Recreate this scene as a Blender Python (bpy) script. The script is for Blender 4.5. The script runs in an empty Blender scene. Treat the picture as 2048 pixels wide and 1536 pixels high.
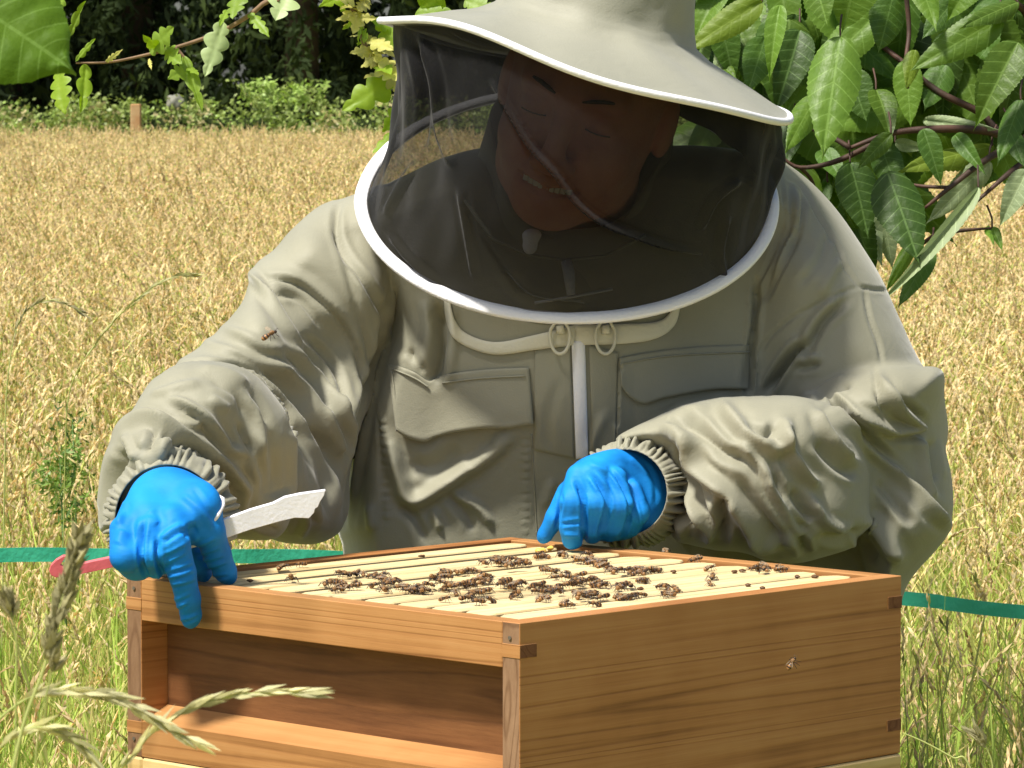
import bpy, math, random
import numpy as np
from mathutils import Vector, Matrix, noise
from mathutils.bvhtree import BVHTree
random.seed(7); RNG = np.random.default_rng(7)
S = bpy.context.scene; COL = S.collection
R = math.radians
# ------------------------------------------------------------ camera, sky, sun, exposure
F = 8000.0; PITCH = 0.0623; CAMZ = 1.22; BOXTOP = 0.850
cd = bpy.data.cameras.new('camera'); cam = bpy.data.objects.new('camera', cd); COL.objects.link(cam)
cd.sensor_width = 36; cd.lens = F/2048*36; cd.clip_start = 0.1; cd.clip_end = 800
cam.location = (0, 0, CAMZ); cam.rotation_euler = (math.pi/2-PITCH, 0, 0)
cd.dof.use_dof = True; cd.dof.focus_distance = 3.45; cd.dof.aperture_fstop = 70
S.camera = cam
w = bpy.data.worlds.new("World"); S.world = w; w.use_nodes = True
nt = w.node_tree; bg = nt.nodes['Background']
sky = nt.nodes.new('ShaderNodeTexSky'); sky.sky_type = 'NISHITA'; sky.sun_disc = False
SUN = Vector((-0.37, -0.33, 0.87)).normalized()
sky.sun_elevation = math.asin(SUN.z); sky.sun_rotation = math.atan2(SUN.x, SUN.y)
sky.air_density = 1.0; sky.dust_density = 3.0; sky.ozone_density = 1.0
nt.links.new(sky.outputs[0], bg.inputs[0]); bg.inputs[1].default_value = 0.09
sd = bpy.data.lights.new('sun', 'SUN'); so = bpy.data.objects.new('sun', sd); COL.objects.link(so)
sd.energy = 4.6; sd.angle = R(7.0); sd.color = (1.0, 0.95, 0.86)
so.rotation_euler = SUN.to_track_quat('Z', 'Y').to_euler(); so.location = (-2, -2, 6)
S.view_settings.view_transform = 'Standard'; S.view_settings.look = 'None'
S.view_settings.exposure = 0.58; S.view_settings.gamma = 1; S.view_settings.use_curve_mapping = False
S.cycles.use_denoising = True; S.cycles.transparent_max_bounces = 14
S.cycles.max_bounces = 5; S.cycles.sample_clamp_indirect = 6
CP, SP = math.cos(PITCH), math.sin(PITCH)

def W(px, py, Y):
    """point of the world seen at photo pixel (px,py) at world depth Y"""
    u = (px-1024)/F; v = (768-py)/F
    dy = CP + v*SP; dz = -SP + v*CP
    t = Y/dy
    return Vector((u*t, Y, CAMZ+dz*t))
def proj(P):
    Z = P[:, 2]-CAMZ
    dep = P[:, 1]*CP - Z*SP; up = P[:, 1]*SP + Z*CP
    return 1024+F*P[:, 0]/dep, 768-F*up/dep, dep
def Wz(px, py, z):
    u = (px-1024)/F; v = (768-py)/F
    dy = CP+v*SP; dz = -SP+v*CP; t = (z-CAMZ)/dz
    return Vector((u*t, dy*t, z))

# ------------------------------------------------------------ object helpers
def tag(o, label=None, cat=None, group=None, kind=None):
    if label: o['label'] = label
    if cat: o['category'] = cat
    if group: o['group'] = group
    if kind: o['kind'] = kind
    return o
def empty(name, loc=(0, 0, 0), rz=0, **k):
    o = bpy.data.objects.new(name, None); COL.objects.link(o); o.location = loc; o.rotation_euler = (0, 0, rz)
    o.empty_display_size = .05
    return tag(o, **k)
def mesh(name, V, Fc, mat=None, smooth=True):
    me = bpy.data.meshes.new(name)
    V = np.asarray(V, np.float32)
    if isinstance(Fc, np.ndarray) and Fc.ndim == 2:
        n, k = Fc.shape
        me.vertices.add(len(V)); me.vertices.foreach_set('co', V.ravel())
        me.loops.add(n*k); me.loops.foreach_set('vertex_index', Fc.astype(np.int32).ravel())
        me.polygons.add(n); me.polygons.foreach_set('loop_start', np.arange(0, n*k, k, dtype=np.int32))
        try: me.polygons.foreach_set('loop_total', np.full(n, k, np.int32))
        except Exception: pass
        me.update(calc_edges=True)
    else:
        me.from_pydata([tuple(map(float, v)) for v in V], [], [tuple(map(int, f)) for f in Fc]); me.update()
    if smooth: me.polygons.foreach_set('use_smooth', np.ones(len(me.polygons), bool))
    if mat:
        for m in (mat if isinstance(mat, (list, tuple)) else [mat]): me.materials.append(m)
    return me
def obj(name, me, parent=None, loc=None, **k):
    o = bpy.data.objects.new(name, me); COL.objects.link(o)
    if parent: o.parent = parent
    if loc is not None: o.location = loc
    return tag(o, **k)
def smoothpoly(pts, n=8, closed=False):
    p = np.array(pts, float); m = len(p); out = []
    for i in range(m if closed else m-1):
        if closed: a, b, c, d = p[(i-1) % m], p[i], p[(i+1) % m], p[(i+2) % m]
        else: a, b, c, d = p[max(i-1, 0)], p[i], p[i+1], p[min(i+2, m-1)]
        for k in range(n):
            t = k/n
            out.append(.5*((2*b)+(-a+c)*t+(2*a-5*b+4*c-d)*t*t+(-a+3*b-3*c+d)*t**3))
    if not closed: out.append(p[-1])
    return np.array(out)
def tube_data(pts, rad, n=8, cap=True):
    P = np.array([tuple(p) for p in pts], float); m = len(P)
    rad = np.broadcast_to(np.asarray(rad, float), (m,))
    V = []; Fc = []
    T = np.gradient(P, axis=0); T /= np.linalg.norm(T, axis=1)[:, None]+1e-9
    ref = np.array([0, 0, 1.]) if abs(T[0][2]) < .9 else np.array([0, 1., 0])
    u = np.cross(T[0], ref); u /= np.linalg.norm(u)
    for i in range(m):
        u = u-T[i]*u.dot(T[i]); u /= np.linalg.norm(u)+1e-9; v = np.cross(T[i], u)
        for k in range(n):
            a = 2*math.pi*k/n; V.append(P[i]+rad[i]*(math.cos(a)*u+math.sin(a)*v))
    for i in range(m-1):
        for k in range(n):
            k2 = (k+1) % n; Fc.append((i*n+k, i*n+k2, (i+1)*n+k2, (i+1)*n+k))
    if cap:
        Fc.append(tuple(range(n-1, -1, -1))); Fc.append(tuple((m-1)*n+k for k in range(n)))
    return V, Fc
def tube(name, pts, rad, mat, parent=None, n=8, **k):
    V, Fc = tube_data(pts, rad, n)
    return obj(name, mesh(name, V, Fc, mat), parent, **k)
def box_data(x0, x1, y0, y1, z0, z1, b=.0008):
    """box with small chamfers on all edges"""
    V = []; idx = {}
    xs = (x0, x1); ys = (y0, y1); zs = (z0, z1)
    for i in (0, 1):
        for j in (0, 1):
            for k in (0, 1):
                sx, sy, sz = (1 if i == 0 else -1), (1 if j == 0 else -1), (1 if k == 0 else -1)
                idx[(i, j, k, 0)] = len(V); V.append((xs[i], ys[j]+sy*b, zs[k]+sz*b))
                idx[(i, j, k, 1)] = len(V); V.append((xs[i]+sx*b, ys[j], zs[k]+sz*b))
                idx[(i, j, k, 2)] = len(V); V.append((xs[i]+sx*b, ys[j]+sy*b, zs[k]))
    Fc = []
    g = lambda i, j, k, a: idx[(i, j, k, a)]
    for i in (0, 1):
        q = [g(i, 0, 0, 0), g(i, 1, 0, 0), g(i, 1, 1, 0), g(i, 0, 1, 0)]; Fc.append(q if i else q[::-1])
        q = [g(0, i, 0, 1), g(1, i, 0, 1), g(1, i, 1, 1), g(0, i, 1, 1)]; Fc.append(q[::-1] if i else q)
        q = [g(0, 0, i, 2), g(1, 0, i, 2), g(1, 1, i, 2), g(0, 1, i, 2)]; Fc.append(q if i else q[::-1])
    for a in (0, 1):
        for b2 in (0, 1):
            Fc.append([g(a, b2, 0, 0), g(a, b2, 1, 0), g(a, b2, 1, 1), g(a, b2, 0, 1)])
            Fc.append([g(a, 0, b2, 0), g(a, 1, b2, 0), g(a, 1, b2, 2), g(a, 0, b2, 2)])
            Fc.append([g(0, a, b2, 1), g(1, a, b2, 1), g(1, a, b2, 2), g(0, a, b2, 2)])
            for c in (0, 1): Fc.append([g(a, b2, c, 0), g(a, b2, c, 1), g(a, b2, c, 2)])
    return V, Fc
def join(datas):
    V = []; Fc = []
    for v, f in datas:
        o = len(V); V.extend(v); Fc.extend([tuple(i+o for i in q) for q in f])
    return V, Fc
import bmesh
def fixn(me):
    bm = bmesh.new(); bm.from_mesh(me); bmesh.ops.recalc_face_normals(bm, faces=bm.faces); bm.to_mesh(me); bm.free(); return me
def board(name, dat, mat, parent=None, **k):
    me = mesh(name, dat[0], dat[1], mat, smooth=False); fixn(me)
    return obj(name, me, parent, **k)

# ------------------------------------------------------------ materials
def newmat(name):
    m = bpy.data.materials.new(name); m.use_nodes = True; n = m.node_tree
    return m, n, n.nodes['Principled BSDF'], n.nodes['Material Output']
def N(n, t, **k):
    x = n.nodes.new(t)
    for a, b in k.items():
        if a.startswith('i_'):
            key = a[2:]; x.inputs[int(key) if key.isdigit() else key].default_value = b
        else: setattr(x, a, b)
    return x
def ramp(n, stops, interp='LINEAR'):
    r = n.nodes.new('ShaderNodeValToRGB'); r.color_ramp.interpolation = interp
    e = r.color_ramp.elements
    while len(e) > 1: e.remove(e[-1])
    e[0].position = stops[0][0]; e[0].color = (*stops[0][1], 1)
    for p, c in stops[1:]:
        q = e.new(p); q.color = (*c, 1)
    return r
def wood(name, dark, mid, light, grain=(1, 14, 14), rough=.6, ring=1.0, bump=.35, endgrain=False):
    m, n, b, o = newmat(name)
    tc = N(n, 'ShaderNodeTexCoord'); mp = N(n, 'ShaderNodeMapping'); mp.inputs['Scale'].default_value = grain
    n.links.new(tc.outputs['Object'], mp.inputs[0])
    oi = N(n, 'ShaderNodeObjectInfo')
    ad = N(n, 'ShaderNodeVectorMath', operation='ADD'); n.links.new(mp.outputs[0], ad.inputs[0]); n.links.new(oi.outputs['Random'], ad.inputs[1])
    n1 = N(n, 'ShaderNodeTexNoise', i_Scale=2.2, i_Detail=1.5, i_Distortion=.3); n.links.new(ad.outputs[0], n1.inputs[0])
    n2 = N(n, 'ShaderNodeTexNoise', i_Scale=30.0, i_Detail=4.0, i_Roughness=.7); n.links.new(ad.outputs[0], n2.inputs[0])
    n3 = N(n, 'ShaderNodeTexNoise', i_Scale=16.0, i_Detail=3.0); n.links.new(tc.outputs['Object'], n3.inputs[0])
    mu = N(n, 'ShaderNodeMath', operation='MULTIPLY', i_1=70.0*ring); n.links.new(n1.outputs[0], mu.inputs[0])
    fr = N(n, 'ShaderNodeMath', operation='SINE'); n.links.new(mu.outputs[0], fr.inputs[0])
    pw = N(n, 'ShaderNodeMapRange', i_1=.15, i_2=1.0, i_3=0, i_4=1); n.links.new(fr.outputs[0], pw.inputs[0])
    p2 = N(n, 'ShaderNodeMath', operation='POWER', i_1=3.0); n.links.new(pw.outputs[0], p2.inputs[0])
    nq = N(n, 'ShaderNodeTexNoise', i_Scale=1.3, i_Detail=2.0); n.links.new(ad.outputs[0], nq.inputs[0])
    p3 = N(n, 'ShaderNodeMath', operation='MULTIPLY'); n.links.new(p2.outputs[0], p3.inputs[0]); n.links.new(nq.outputs[0], p3.inputs[1])
    a1 = N(n, 'ShaderNodeMath', operation='MULTIPLY_ADD', i_1=-.42); n.links.new(p3.outputs[0], a1.inputs[0])
    a2 = N(n, 'ShaderNodeMath', operation='MULTIPLY_ADD', i_1=.50); n.links.new(n2.outputs[0], a2.inputs[0]); n.links.new(a2.outputs[0], a1.inputs[2])
    nl = N(n, 'ShaderNodeMath', operation='MULTIPLY', i_1=.62); n.links.new(nq.outputs[0], nl.inputs[0]); n.links.new(nl.outputs[0], a2.inputs[2])
    a3 = N(n, 'ShaderNodeMath', operation='MULTIPLY_ADD', i_1=.34); n.links.new(n3.outputs[0], a3.inputs[0]); n.links.new(a1.outputs[0], a3.inputs[2])
    rp = ramp(n, [(.36, dark), (.68, mid), (1.0, light)]); n.links.new(a3.outputs[0], rp.inputs[0])
    n.links.new(rp.outputs[0], b.inputs['Base Color']); b.inputs['Roughness'].default_value = rough
    b.inputs['Specular IOR Level'].default_value = .3
    bp = N(n, 'ShaderNodeBump', i_Strength=bump, i_Distance=.0012); n.links.new(a3.outputs[0], bp.inputs['Height']); n.links.new(bp.outputs[0], b.inputs['Normal'])
    return m
def plain(name, c, rough=.6, spec=.4, nscale=0, namt=.15, bump=0, bscale=200, sheen=0, metal=0, c2=None):
    m, n, b, o = newmat(name)
    b.inputs['Base Color'].default_value = (*c, 1); b.inputs['Roughness'].default_value = rough
    b.inputs['Specular IOR Level'].default_value = spec; b.inputs['Metallic'].default_value = metal
    tc = N(n, 'ShaderNodeTexCoord')
    if nscale:
        nn = N(n, 'ShaderNodeTexNoise', i_Scale=nscale, i_Detail=4.0); n.links.new(tc.outputs['Object'], nn.inputs[0])
        c2 = c2 or tuple(x*(1-namt*2) for x in c)
        rp = ramp(n, [(.35, c2), (.65, c)]); n.links.new(nn.outputs[0], rp.inputs[0]); n.links.new(rp.outputs[0], b.inputs['Base Color'])
    if bump:
        nb = N(n, 'ShaderNodeTexNoise', i_Scale=bscale, i_Detail=3.0); n.links.new(tc.outputs['Object'], nb.inputs[0])
        bp = N(n, 'ShaderNodeBump', i_Strength=bump, i_Distance=.002); n.links.new(nb.outputs[0], bp.inputs['Height']); n.links.new(bp.outputs[0], b.inputs['Normal'])
    if sheen: b.inputs['Sheen Weight'].default_value = sheen; b.inputs['Sheen Roughness'].default_value = .5
    return m
def leafmat(name, c1, c2, trans=.35, rough=.45, spec=.35, tcol=None, scale=60, var=.35):
    """thin leaf: reflecting and letting light through; per-object tone"""
    m, n, b, o = newmat(name)
    tc = N(n, 'ShaderNodeTexCoord'); nn = N(n, 'ShaderNodeTexNoise', i_Scale=scale, i_Detail=3.0); n.links.new(tc.outputs['Object'], nn.inputs[0])
    rp = ramp(n, [(.3, c1), (.7, c2)]); n.links.new(nn.outputs[0], rp.inputs[0])
    oi = N(n, 'ShaderNodeObjectInfo'); mr = N(n, 'ShaderNodeMapRange', i_3=1-var, i_4=1+var); n.links.new(oi.outputs['Random'], mr.inputs[0])
    hs = N(n, 'ShaderNodeHueSaturation'); n.links.new(rp.outputs[0], hs.inputs['Color']); n.links.new(mr.outputs[0], hs.inputs['Value'])
    n.links.new(hs.outputs[0], b.inputs['Base Color']); b.inputs['Roughness'].default_value = rough; b.inputs['Specular IOR Level'].default_value = spec
    tr = N(n, 'ShaderNodeBsdfTranslucent'); hs2 = N(n, 'ShaderNodeHueSaturation', i_Saturation=1.15, i_Value=1.25); n.links.new(hs.outputs[0], hs2.inputs['Color']); n.links.new(hs2.outputs[0], tr.inputs[0])
    mx = N(n, 'ShaderNodeMixShader', i_0=trans); n.links.new(b.outputs[0], mx.inputs[1]); n.links.new(tr.outputs[0], mx.inputs[2]); n.links.new(mx.outputs[0], o.inputs[0])
    return m

# ------------------------------------------------------------ implicit surfaces (numpy)
def smin(a, b, k):
    h = np.clip(.5+.5*(b-a)/k, 0, 1); return b*(1-h)+a*h-k*h*(1-h)
def capsule(P, a, b, ra, rb):
    a = np.array(tuple(a), np.float32); b = np.array(tuple(b), np.float32); ba = b-a
    pa = P-a; t = np.clip(pa@ba/max(ba@ba, 1e-12), 0, 1)
    return np.linalg.norm(pa-t[:, None]*ba, axis=1)-(ra+(rb-ra)*t)
def ellipsoid(P, c, r, M=None):
    q = P-np.array(tuple(c), np.float32)
    if M is not None: q = q@np.array(M, np.float32)
    r = np.array(r, np.float32); k0 = np.linalg.norm(q/r, axis=1); k1 = np.linalg.norm(q/(r*r), axis=1)
    return k0*(k0-1)/(k1+1e-9)
class Puff:
    """soft rounded volume: an outline swept through a real thickness T about the depth sheet yc(px,py)"""
    def __init__(s, poly, yc, T, Rpx, step=6):
        p = smoothpoly(poly, 6, True); s.step = step
        s.x0, s.y0 = p.min(0)-60; x1, y1 = p.max(0)+60
        gx = np.arange(s.x0, x1+step, step); gy = np.arange(s.y0, y1+step, step); s.nx, s.ny = len(gx), len(gy)
        X, Y = np.meshgrid(gx, gy, indexing='ij'); Q = np.c_[X.ravel(), Y.ravel()]
        d = np.full(len(Q), 1e9); ins = np.zeros(len(Q), bool); m = len(p)
        for i in range(m):
            a, b = p[i], p[(i+1) % m]; ba = b-a; t = np.clip(((Q-a)@ba)/(ba@ba+1e-9), 0, 1)
            d = np.minimum(d, np.linalg.norm(Q-a-t[:, None]*ba, axis=1))
            c = ((a[1] > Q[:, 1]) != (b[1] > Q[:, 1])); 
            if abs(b[1]-a[1]) > 1e-9: ins ^= c & (Q[:, 0] < (b[0]-a[0])*(Q[:, 1]-a[1])/(b[1]-a[1])+a[0])
        s.D = np.where(ins, d, -d).reshape(s.nx, s.ny).astype(np.float32)
        s.yc, s.T, s.R = yc, T, Rpx
    def dist(s, px, py):
        u = np.clip((px-s.x0)/s.step, 0, s.nx-1.001); v = np.clip((py-s.y0)/s.step, 0, s.ny-1.001)
        i = u.astype(int); j = v.astype(int); fu = u-i; fv = v-j; D = s.D
        return D[i, j]*(1-fu)*(1-fv)+D[i+1, j]*fu*(1-fv)+D[i, j+1]*(1-fu)*fv+D[i+1, j+1]*fu*fv
    def __call__(s, P, pp=None):
        px, py, dep = pp if pp is not None else proj(P)
        d = s.dist(px, py)*dep/F            # metres inside the outline
        Rm = s.R*3.5/F
        yc = s.yc(px, py) if callable(s.yc) else s.yc
        a = np.maximum(Rm-d, 0); b = np.abs(P[:, 1]-yc)*Rm/s.T
        f = np.sqrt(a*a+b*b)-Rm
        return f*np.clip(s.T/Rm, .4, 1.0)
def lin(*pts):
    """depth sheet through control points (px,py,Y): smooth inverse-distance blend"""
    c = np.array(pts, float)
    if len(c) == 1: return c[0, 2]
    def f(px, py):
        w = 0; s = 0
        for x, y, Y in c:
            q = 1/((px-x)**2+(py-y)**2+1500.)**1.5; w = w+q; s = s+q*Y
        return s/w
    return f
def polygonize(f, lo, hi, h, k=4):
    lo = np.array(lo, float); hi = np.array(hi, float)
    nc = np.ceil((hi-lo)/(h*k)).astype(int); H = h*k
    ax = [lo[i]+H*np.arange(nc[i]+1) for i in range(3)]
    G = np.stack(np.meshgrid(*ax, indexing='ij'), -1).reshape(-1, 3).astype(np.float32)
    C = f(G).reshape(nc+1)
    mn = None
    for a in (0, 1):
        for b in (0, 1):
            for c in (0, 1):
                s = C[a:nc[0]+a, b:nc[1]+b, c:nc[2]+c]
                if mn is None: mn = s.copy(); mx = s.copy(); ab = np.abs(s)
                else: mn = np.minimum(mn, s); mx = np.maximum(mx, s); ab = np.minimum(ab, np.abs(s))
    act = (ab < H*1.3) | ((mn < 0) & (mx > 0))
    nf = nc*k+1
    rep = lambda A: np.repeat(np.repeat(np.repeat(A, k, 0), k, 1), k, 2)
    V = np.full(nf, 1., np.float32)
    V[:-1, :-1, :-1] = np.sign(rep(mn+mx))*H
    M = np.zeros(nf, bool); ra = rep(act)
    for a in (0, 1):
        for b in (0, 1):
            for c in (0, 1): M[a:nf[0]-1+a, b:nf[1]-1+b, c:nf[2]-1+c] |= ra
    I = np.argwhere(M); P = (lo+I*h).astype(np.float32)
    out = np.empty(len(P), np.float32)
    for s in range(0, len(P), 400000): out[s:s+400000] = f(P[s:s+400000])
    V[M] = out
    V[V == 0] = 1e-7
    n0, n1, n2 = nf
    cell = np.argwhere(ra)
    cs = {}
    vals = {}
    for a in (0, 1):
        for b in (0, 1):
            for c in (0, 1): vals[(a, b, c)] = V[cell[:, 0]+a, cell[:, 1]+b, cell[:, 2]+c]
    neg = sum((v < 0).astype(int) for v in vals.values()); keep = (neg > 0) & (neg < 8)
    cell = cell[keep]; vals = {q: v[keep] for q, v in vals.items()}
    acc = np.zeros((len(cell), 3)); cnt = np.zeros(len(cell))
    for a in vals:
        for d in range(3):
            if a[d] == 0:
                b = list(a); b[d] = 1; b = tuple(b); va, vb = vals[a], vals[b]; cr = (va < 0) != (vb < 0)
                t = np.where(cr, va/np.where(cr, va-vb, 1), 0)
                p = np.tile(np.array(a, float), (len(cell), 1)); p[:, d] = t
                acc[cr] += p[cr]; cnt[cr] += 1
    Vt = lo+(cell+acc/cnt[:, None])*h
    idx = np.full((n0, n1, n2), -1, np.int32); idx[cell[:, 0], cell[:, 1], cell[:, 2]] = np.arange(len(cell))
    quads = []
    for d in range(3):
        e = [0, 0, 0]; e[d] = 1
        sl = [slice(1, None)]*3; sl0 = [slice(1, -1)]*3
        A = V[tuple(slice(1, n-1) if i != d else slice(0, n-1) for i, n in enumerate(nf))]
        B = V[tuple(slice(1, n-1) if i != d else slice(1, n) for i, n in enumerate(nf))]
        cr = np.argwhere((A < 0) != (B < 0)); sgn = (A < 0)[tuple(cr.T)]
        pos = cr.copy()
        for i in range(3):
            if i != d: pos[:, i] += 1
        u, v = [i for i in range(3) if i != d]
        def at(du, dv):
            q = pos.copy(); q[:, u] -= du; q[:, v] -= dv; return idx[tuple(q.T)]
        q = np.stack([at(0, 0), at(1, 0), at(1, 1), at(0, 1)], 1)
        flip = sgn if d != 1 else ~sgn
        q[~flip] = q[~flip][:, ::-1]
        quads.append(q)
    Q = np.concatenate(quads); Q = Q[(Q >= 0).all(1)]
    return Vt, Q[:, ::-1].copy() if False else Q
def vnormals(V, Q):
    a = V[Q[:, 2]]-V[Q[:, 0]]; b = V[Q[:, 3]]-V[Q[:, 1]]; n = np.cross(a, b)
    out = np.zeros_like(V)
    for k in range(4): np.add.at(out, Q[:, k], n)
    return out/(np.linalg.norm(out, axis=1)[:, None]+1e-12)
def relax(V, Q, it=1, lam=.5):
    for _ in range(it):
        s = np.zeros_like(V); c = np.zeros(len(V))
        for k in range(4):
            for j in (1, 3):
                np.add.at(s, Q[:, k], V[Q[:, (k+j) % 4]]); np.add.at(c, Q[:, k], 1)
        V = V*(1-lam)+lam*s/np.maximum(c, 1)[:, None]
    return V
def strokes(V, Q, L, ymax=None, scale=1.0, normal=None):
    """press folds into cloth along drawn lines. each: (kind, width_px, amp_mm, pts)"""
    Nn = vnormals(V, Q) if normal is None else normal
    px, py, dep = proj(V); D = np.zeros(len(V))
    facing = np.clip(-Nn[:, 1]*1.4+.35, 0, 1)
    if ymax is not None: facing = facing*(V[:, 1] < (ymax(px, py) if callable(ymax) else ymax))
    for kind, wd, amp, pts in L:
        p = smoothpoly(pts, 6); lo = p.min(0)-wd*4; hi = p.max(0)+wd*4
        I = np.where((px > lo[0]) & (px < hi[0]) & (py > lo[1]) & (py < hi[1]) & (facing > 0))[0]
        if len(I) == 0: continue
        x = np.c_[px[I], py[I]]; best = np.full(len(I), 1e9); sd = np.zeros(len(I)); tt = np.zeros(len(I)); m = len(p)-1
        for i in range(m):
            a = p[i]; ba = p[i+1]-a; l2 = ba@ba+1e-9; t = np.clip(((x-a)@ba)/l2, 0, 1)
            r = x-a-t[:, None]*ba; d = np.sqrt((r*r).sum(1)); b = d < best
            best[b] = d[b]; sd[b] = (d*np.sign(ba[0]*r[:, 1]-ba[1]*r[:, 0]))[b]; tt[b] = ((i+t)/m)[b]
        taper = np.clip(np.minimum(tt, 1-tt)*5+.15, 0, 1)
        u = best/wd
        if kind == 'R': g = np.exp(-u*u*.9)-.25*np.exp(-((u-2)/.9)**2)
        elif kind == 'G': g = -np.exp(-(u**1.3))+.35*np.exp(-((u-1.9)/.8)**2)
        elif kind == 'T': g = -np.exp(-u*u*1.2)
        else:
            g = np.where(sd > 0, np.exp(-u*.45), -.5*np.exp(-u*1.2))
        D[I] += amp*.001*g*taper*facing[I]
    return V+Nn*(D*scale)[:, None], D
# ------------------------------------------------------------ ground and meadow
def ground_z(x, y):
    return np.clip(y, 0, 400)*0.0136 + 0.02*np.sin(x*.7)*np.cos(y*.5)
gx = np.linspace(-150, 150, 90); gx = np.sign(gx)*(np.abs(gx)/150)**1.8*150
gy = np.concatenate([np.linspace(-40, 60, 90), np.linspace(64, 400, 30)])
GX, GY = np.meshgrid(gx, gy, indexing='ij'); GZ = ground_z(GX, GY)
ii = np.arange(len(gx)*len(gy)).reshape(len(gx), len(gy))
Q = np.stack([ii[:-1, :-1], ii[1:, :-1], ii[1:, 1:], ii[:-1, 1:]], -1).reshape(-1, 4)
soil = plain('soil_and_thatch', (.34, .30, .11), .95, .1, nscale=9, c2=(.20, .21, .06), bump=.6, bscale=30)
obj('ground', mesh('ground', np.stack([GX, GY, GZ], -1).reshape(-1, 3), Q, soil), kind='structure')

def grassmat(name, c1, c2, trans=.35, rough=.7):
    m, n, b, o = newmat(name)
    oi = N(n, 'ShaderNodeObjectInfo'); rp = ramp(n, [(0, c1), (1, c2)]); n.links.new(oi.outputs['Random'], rp.inputs[0])
    ge = N(n, 'ShaderNodeNewGeometry'); mr = N(n, 'ShaderNodeMapRange', i_3=.72, i_4=1.28); n.links.new(ge.outputs['Random Per Island'], mr.inputs[0])
    hs = N(n, 'ShaderNodeHueSaturation'); n.links.new(rp.outputs[0], hs.inputs['Color']); n.links.new(mr.outputs[0], hs.inputs['Value'])
    n.links.new(hs.outputs[0], b.inputs['Base Color']); b.inputs['Roughness'].default_value = rough; b.inputs['Specular IOR Level'].default_value = .25
    tr = N(n, 'ShaderNodeBsdfTranslucent'); n.links.new(hs.outputs[0], tr.inputs[0])
    mx = N(n, 'ShaderNodeMixShader', i_0=trans); n.links.new(b.outputs[0], mx.inputs[1]); n.links.new(tr.outputs[0], mx.inputs[2]); n.links.new(mx.outputs[0], o.inputs[0])
    return m
M_head = grassmat('dry_seed_head', (.82, .64, .36), (.91, .79, .45), trans=.45)
M_stem = grassmat('straw_stem', (.58, .48, .15), (.66, .57, .22))
M_green = grassmat('green_blade', (.30, .46, .06), (.52, .63, .14))
M_ygreen = grassmat('yellow_green_stem', (.48, .52, .12), (.62, .62, .21))
GM = [M_head, M_stem, M_green, M_ygreen]

def ribbon(P, wid, Vs, Fs, Ms, mi, ang):
    o = len(Vs); m = len(P); c, s = math.cos(ang), math.sin(ang)
    for i, p in enumerate(P):
        ww = wid*(1-.75*(i/(m-1))**1.5)
        Vs.append((p[0]-c*ww, p[1]-s*ww, p[2])); Vs.append((p[0]+c*ww, p[1]+s*ww, p[2]))
    for i in range(m-1): Fs.append((o+2*i, o+2*i+1, o+2*i+3, o+2*i+2)); Ms.append(mi)
def spikelet(p, d, L, wd, Vs, Fs, Ms, mi, rn):
    """a small pointed four-sided husk"""
    d = d/np.linalg.norm(d); r = rn.normal(size=3); u = np.cross(d, r); u /= np.linalg.norm(u)+1e-9; v = np.cross(d, u)
    o = len(Vs); Vs.append(tuple(p))
    for k in range(3):
        a = k*2.094; Vs.append(tuple(p+d*L*.42+wd*(math.cos(a)*u+math.sin(a)*v)))
    Vs.append(tuple(p+d*L))
    for k in range(3):
        k2 = (k+1) % 3; Fs.append((o, o+1+k2, o+1+k)); Fs.append((o+1+k, o+1+k2, o+4)); Ms += [mi, mi]
def tuft(seed, nst, hmin, hmax, spread, headp, green, arch=.25, hw=.0030, hl=(.05, .10)):
    rn = np.random.default_rng(seed); Vs = []; Fs = []; Ms = []
    for i in range(nst):
        bx, by = rn.normal(0, spread, 2); h = rn.uniform(hmin, hmax); a = rn.uniform(0, 6.28); lean = rn.uniform(.02, arch)*h
        d = np.array([math.cos(a), math.sin(a), 0]); isg = rn.random() < green; head = rn.random() < headp
        n = 6; P = []
        if not head: h *= rn.uniform(.55, .98); lean *= 1.6
        for k in range(n):
            t = k/(n-1); P.append(np.array([bx, by, 0])+d*lean*t**2.2+np.array([0, 0, h*(t-.08*t**4)]))
        ribbon(P, (.0017 if head else rn.uniform(.0018, .0036)), Vs, Fs, Ms, (2 if rn.random() < .6 else 3) if isg else (1 if rn.random() < .65 else 3), a+rn.uniform(0, 3.14))
        if head:
            L = rn.uniform(*hl); cur = rn.uniform(.0, 1.0)*(1.6 if rn.random() < .25 else 1); p = P[-1]; dr = P[-1]-P[-2]; dr /= np.linalg.norm(dr); ns = int(L/.0062)
            side = np.cross(dr, [0, 0, 1.]); side = d
            for k in range(ns):
                t = k/ns; dr = dr+side*cur/ns*.9+np.array([0, 0, -cur/ns*.5]); dr /= np.linalg.norm(dr); p = p+dr*L/ns
                wdt = hw*(.55+.9*math.sin(math.pi*min(1, t*1.1+.1)))
                off = rn.normal(0, .5, 3); off -= dr*off.dot(dr)
                spikelet(p, dr+off*.34, rn.uniform(.010, .016), wdt*rn.uniform(.55, 1.), Vs, Fs, Ms, 0 if rn.random() < .8 else 3, rn)
    me = mesh('grass_tuft', Vs, Fs, GM, smooth=False)
    me.polygons.foreach_set('material_index', np.array(Ms, np.int32)); me.update()
    return me
def proto_coll(name, meshes):
    c = bpy.data.collections.new(name)
    for i, m in enumerate(meshes): c.objects.link(bpy.data.objects.new(name+'_%02d' % i, m))
    return c
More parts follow.
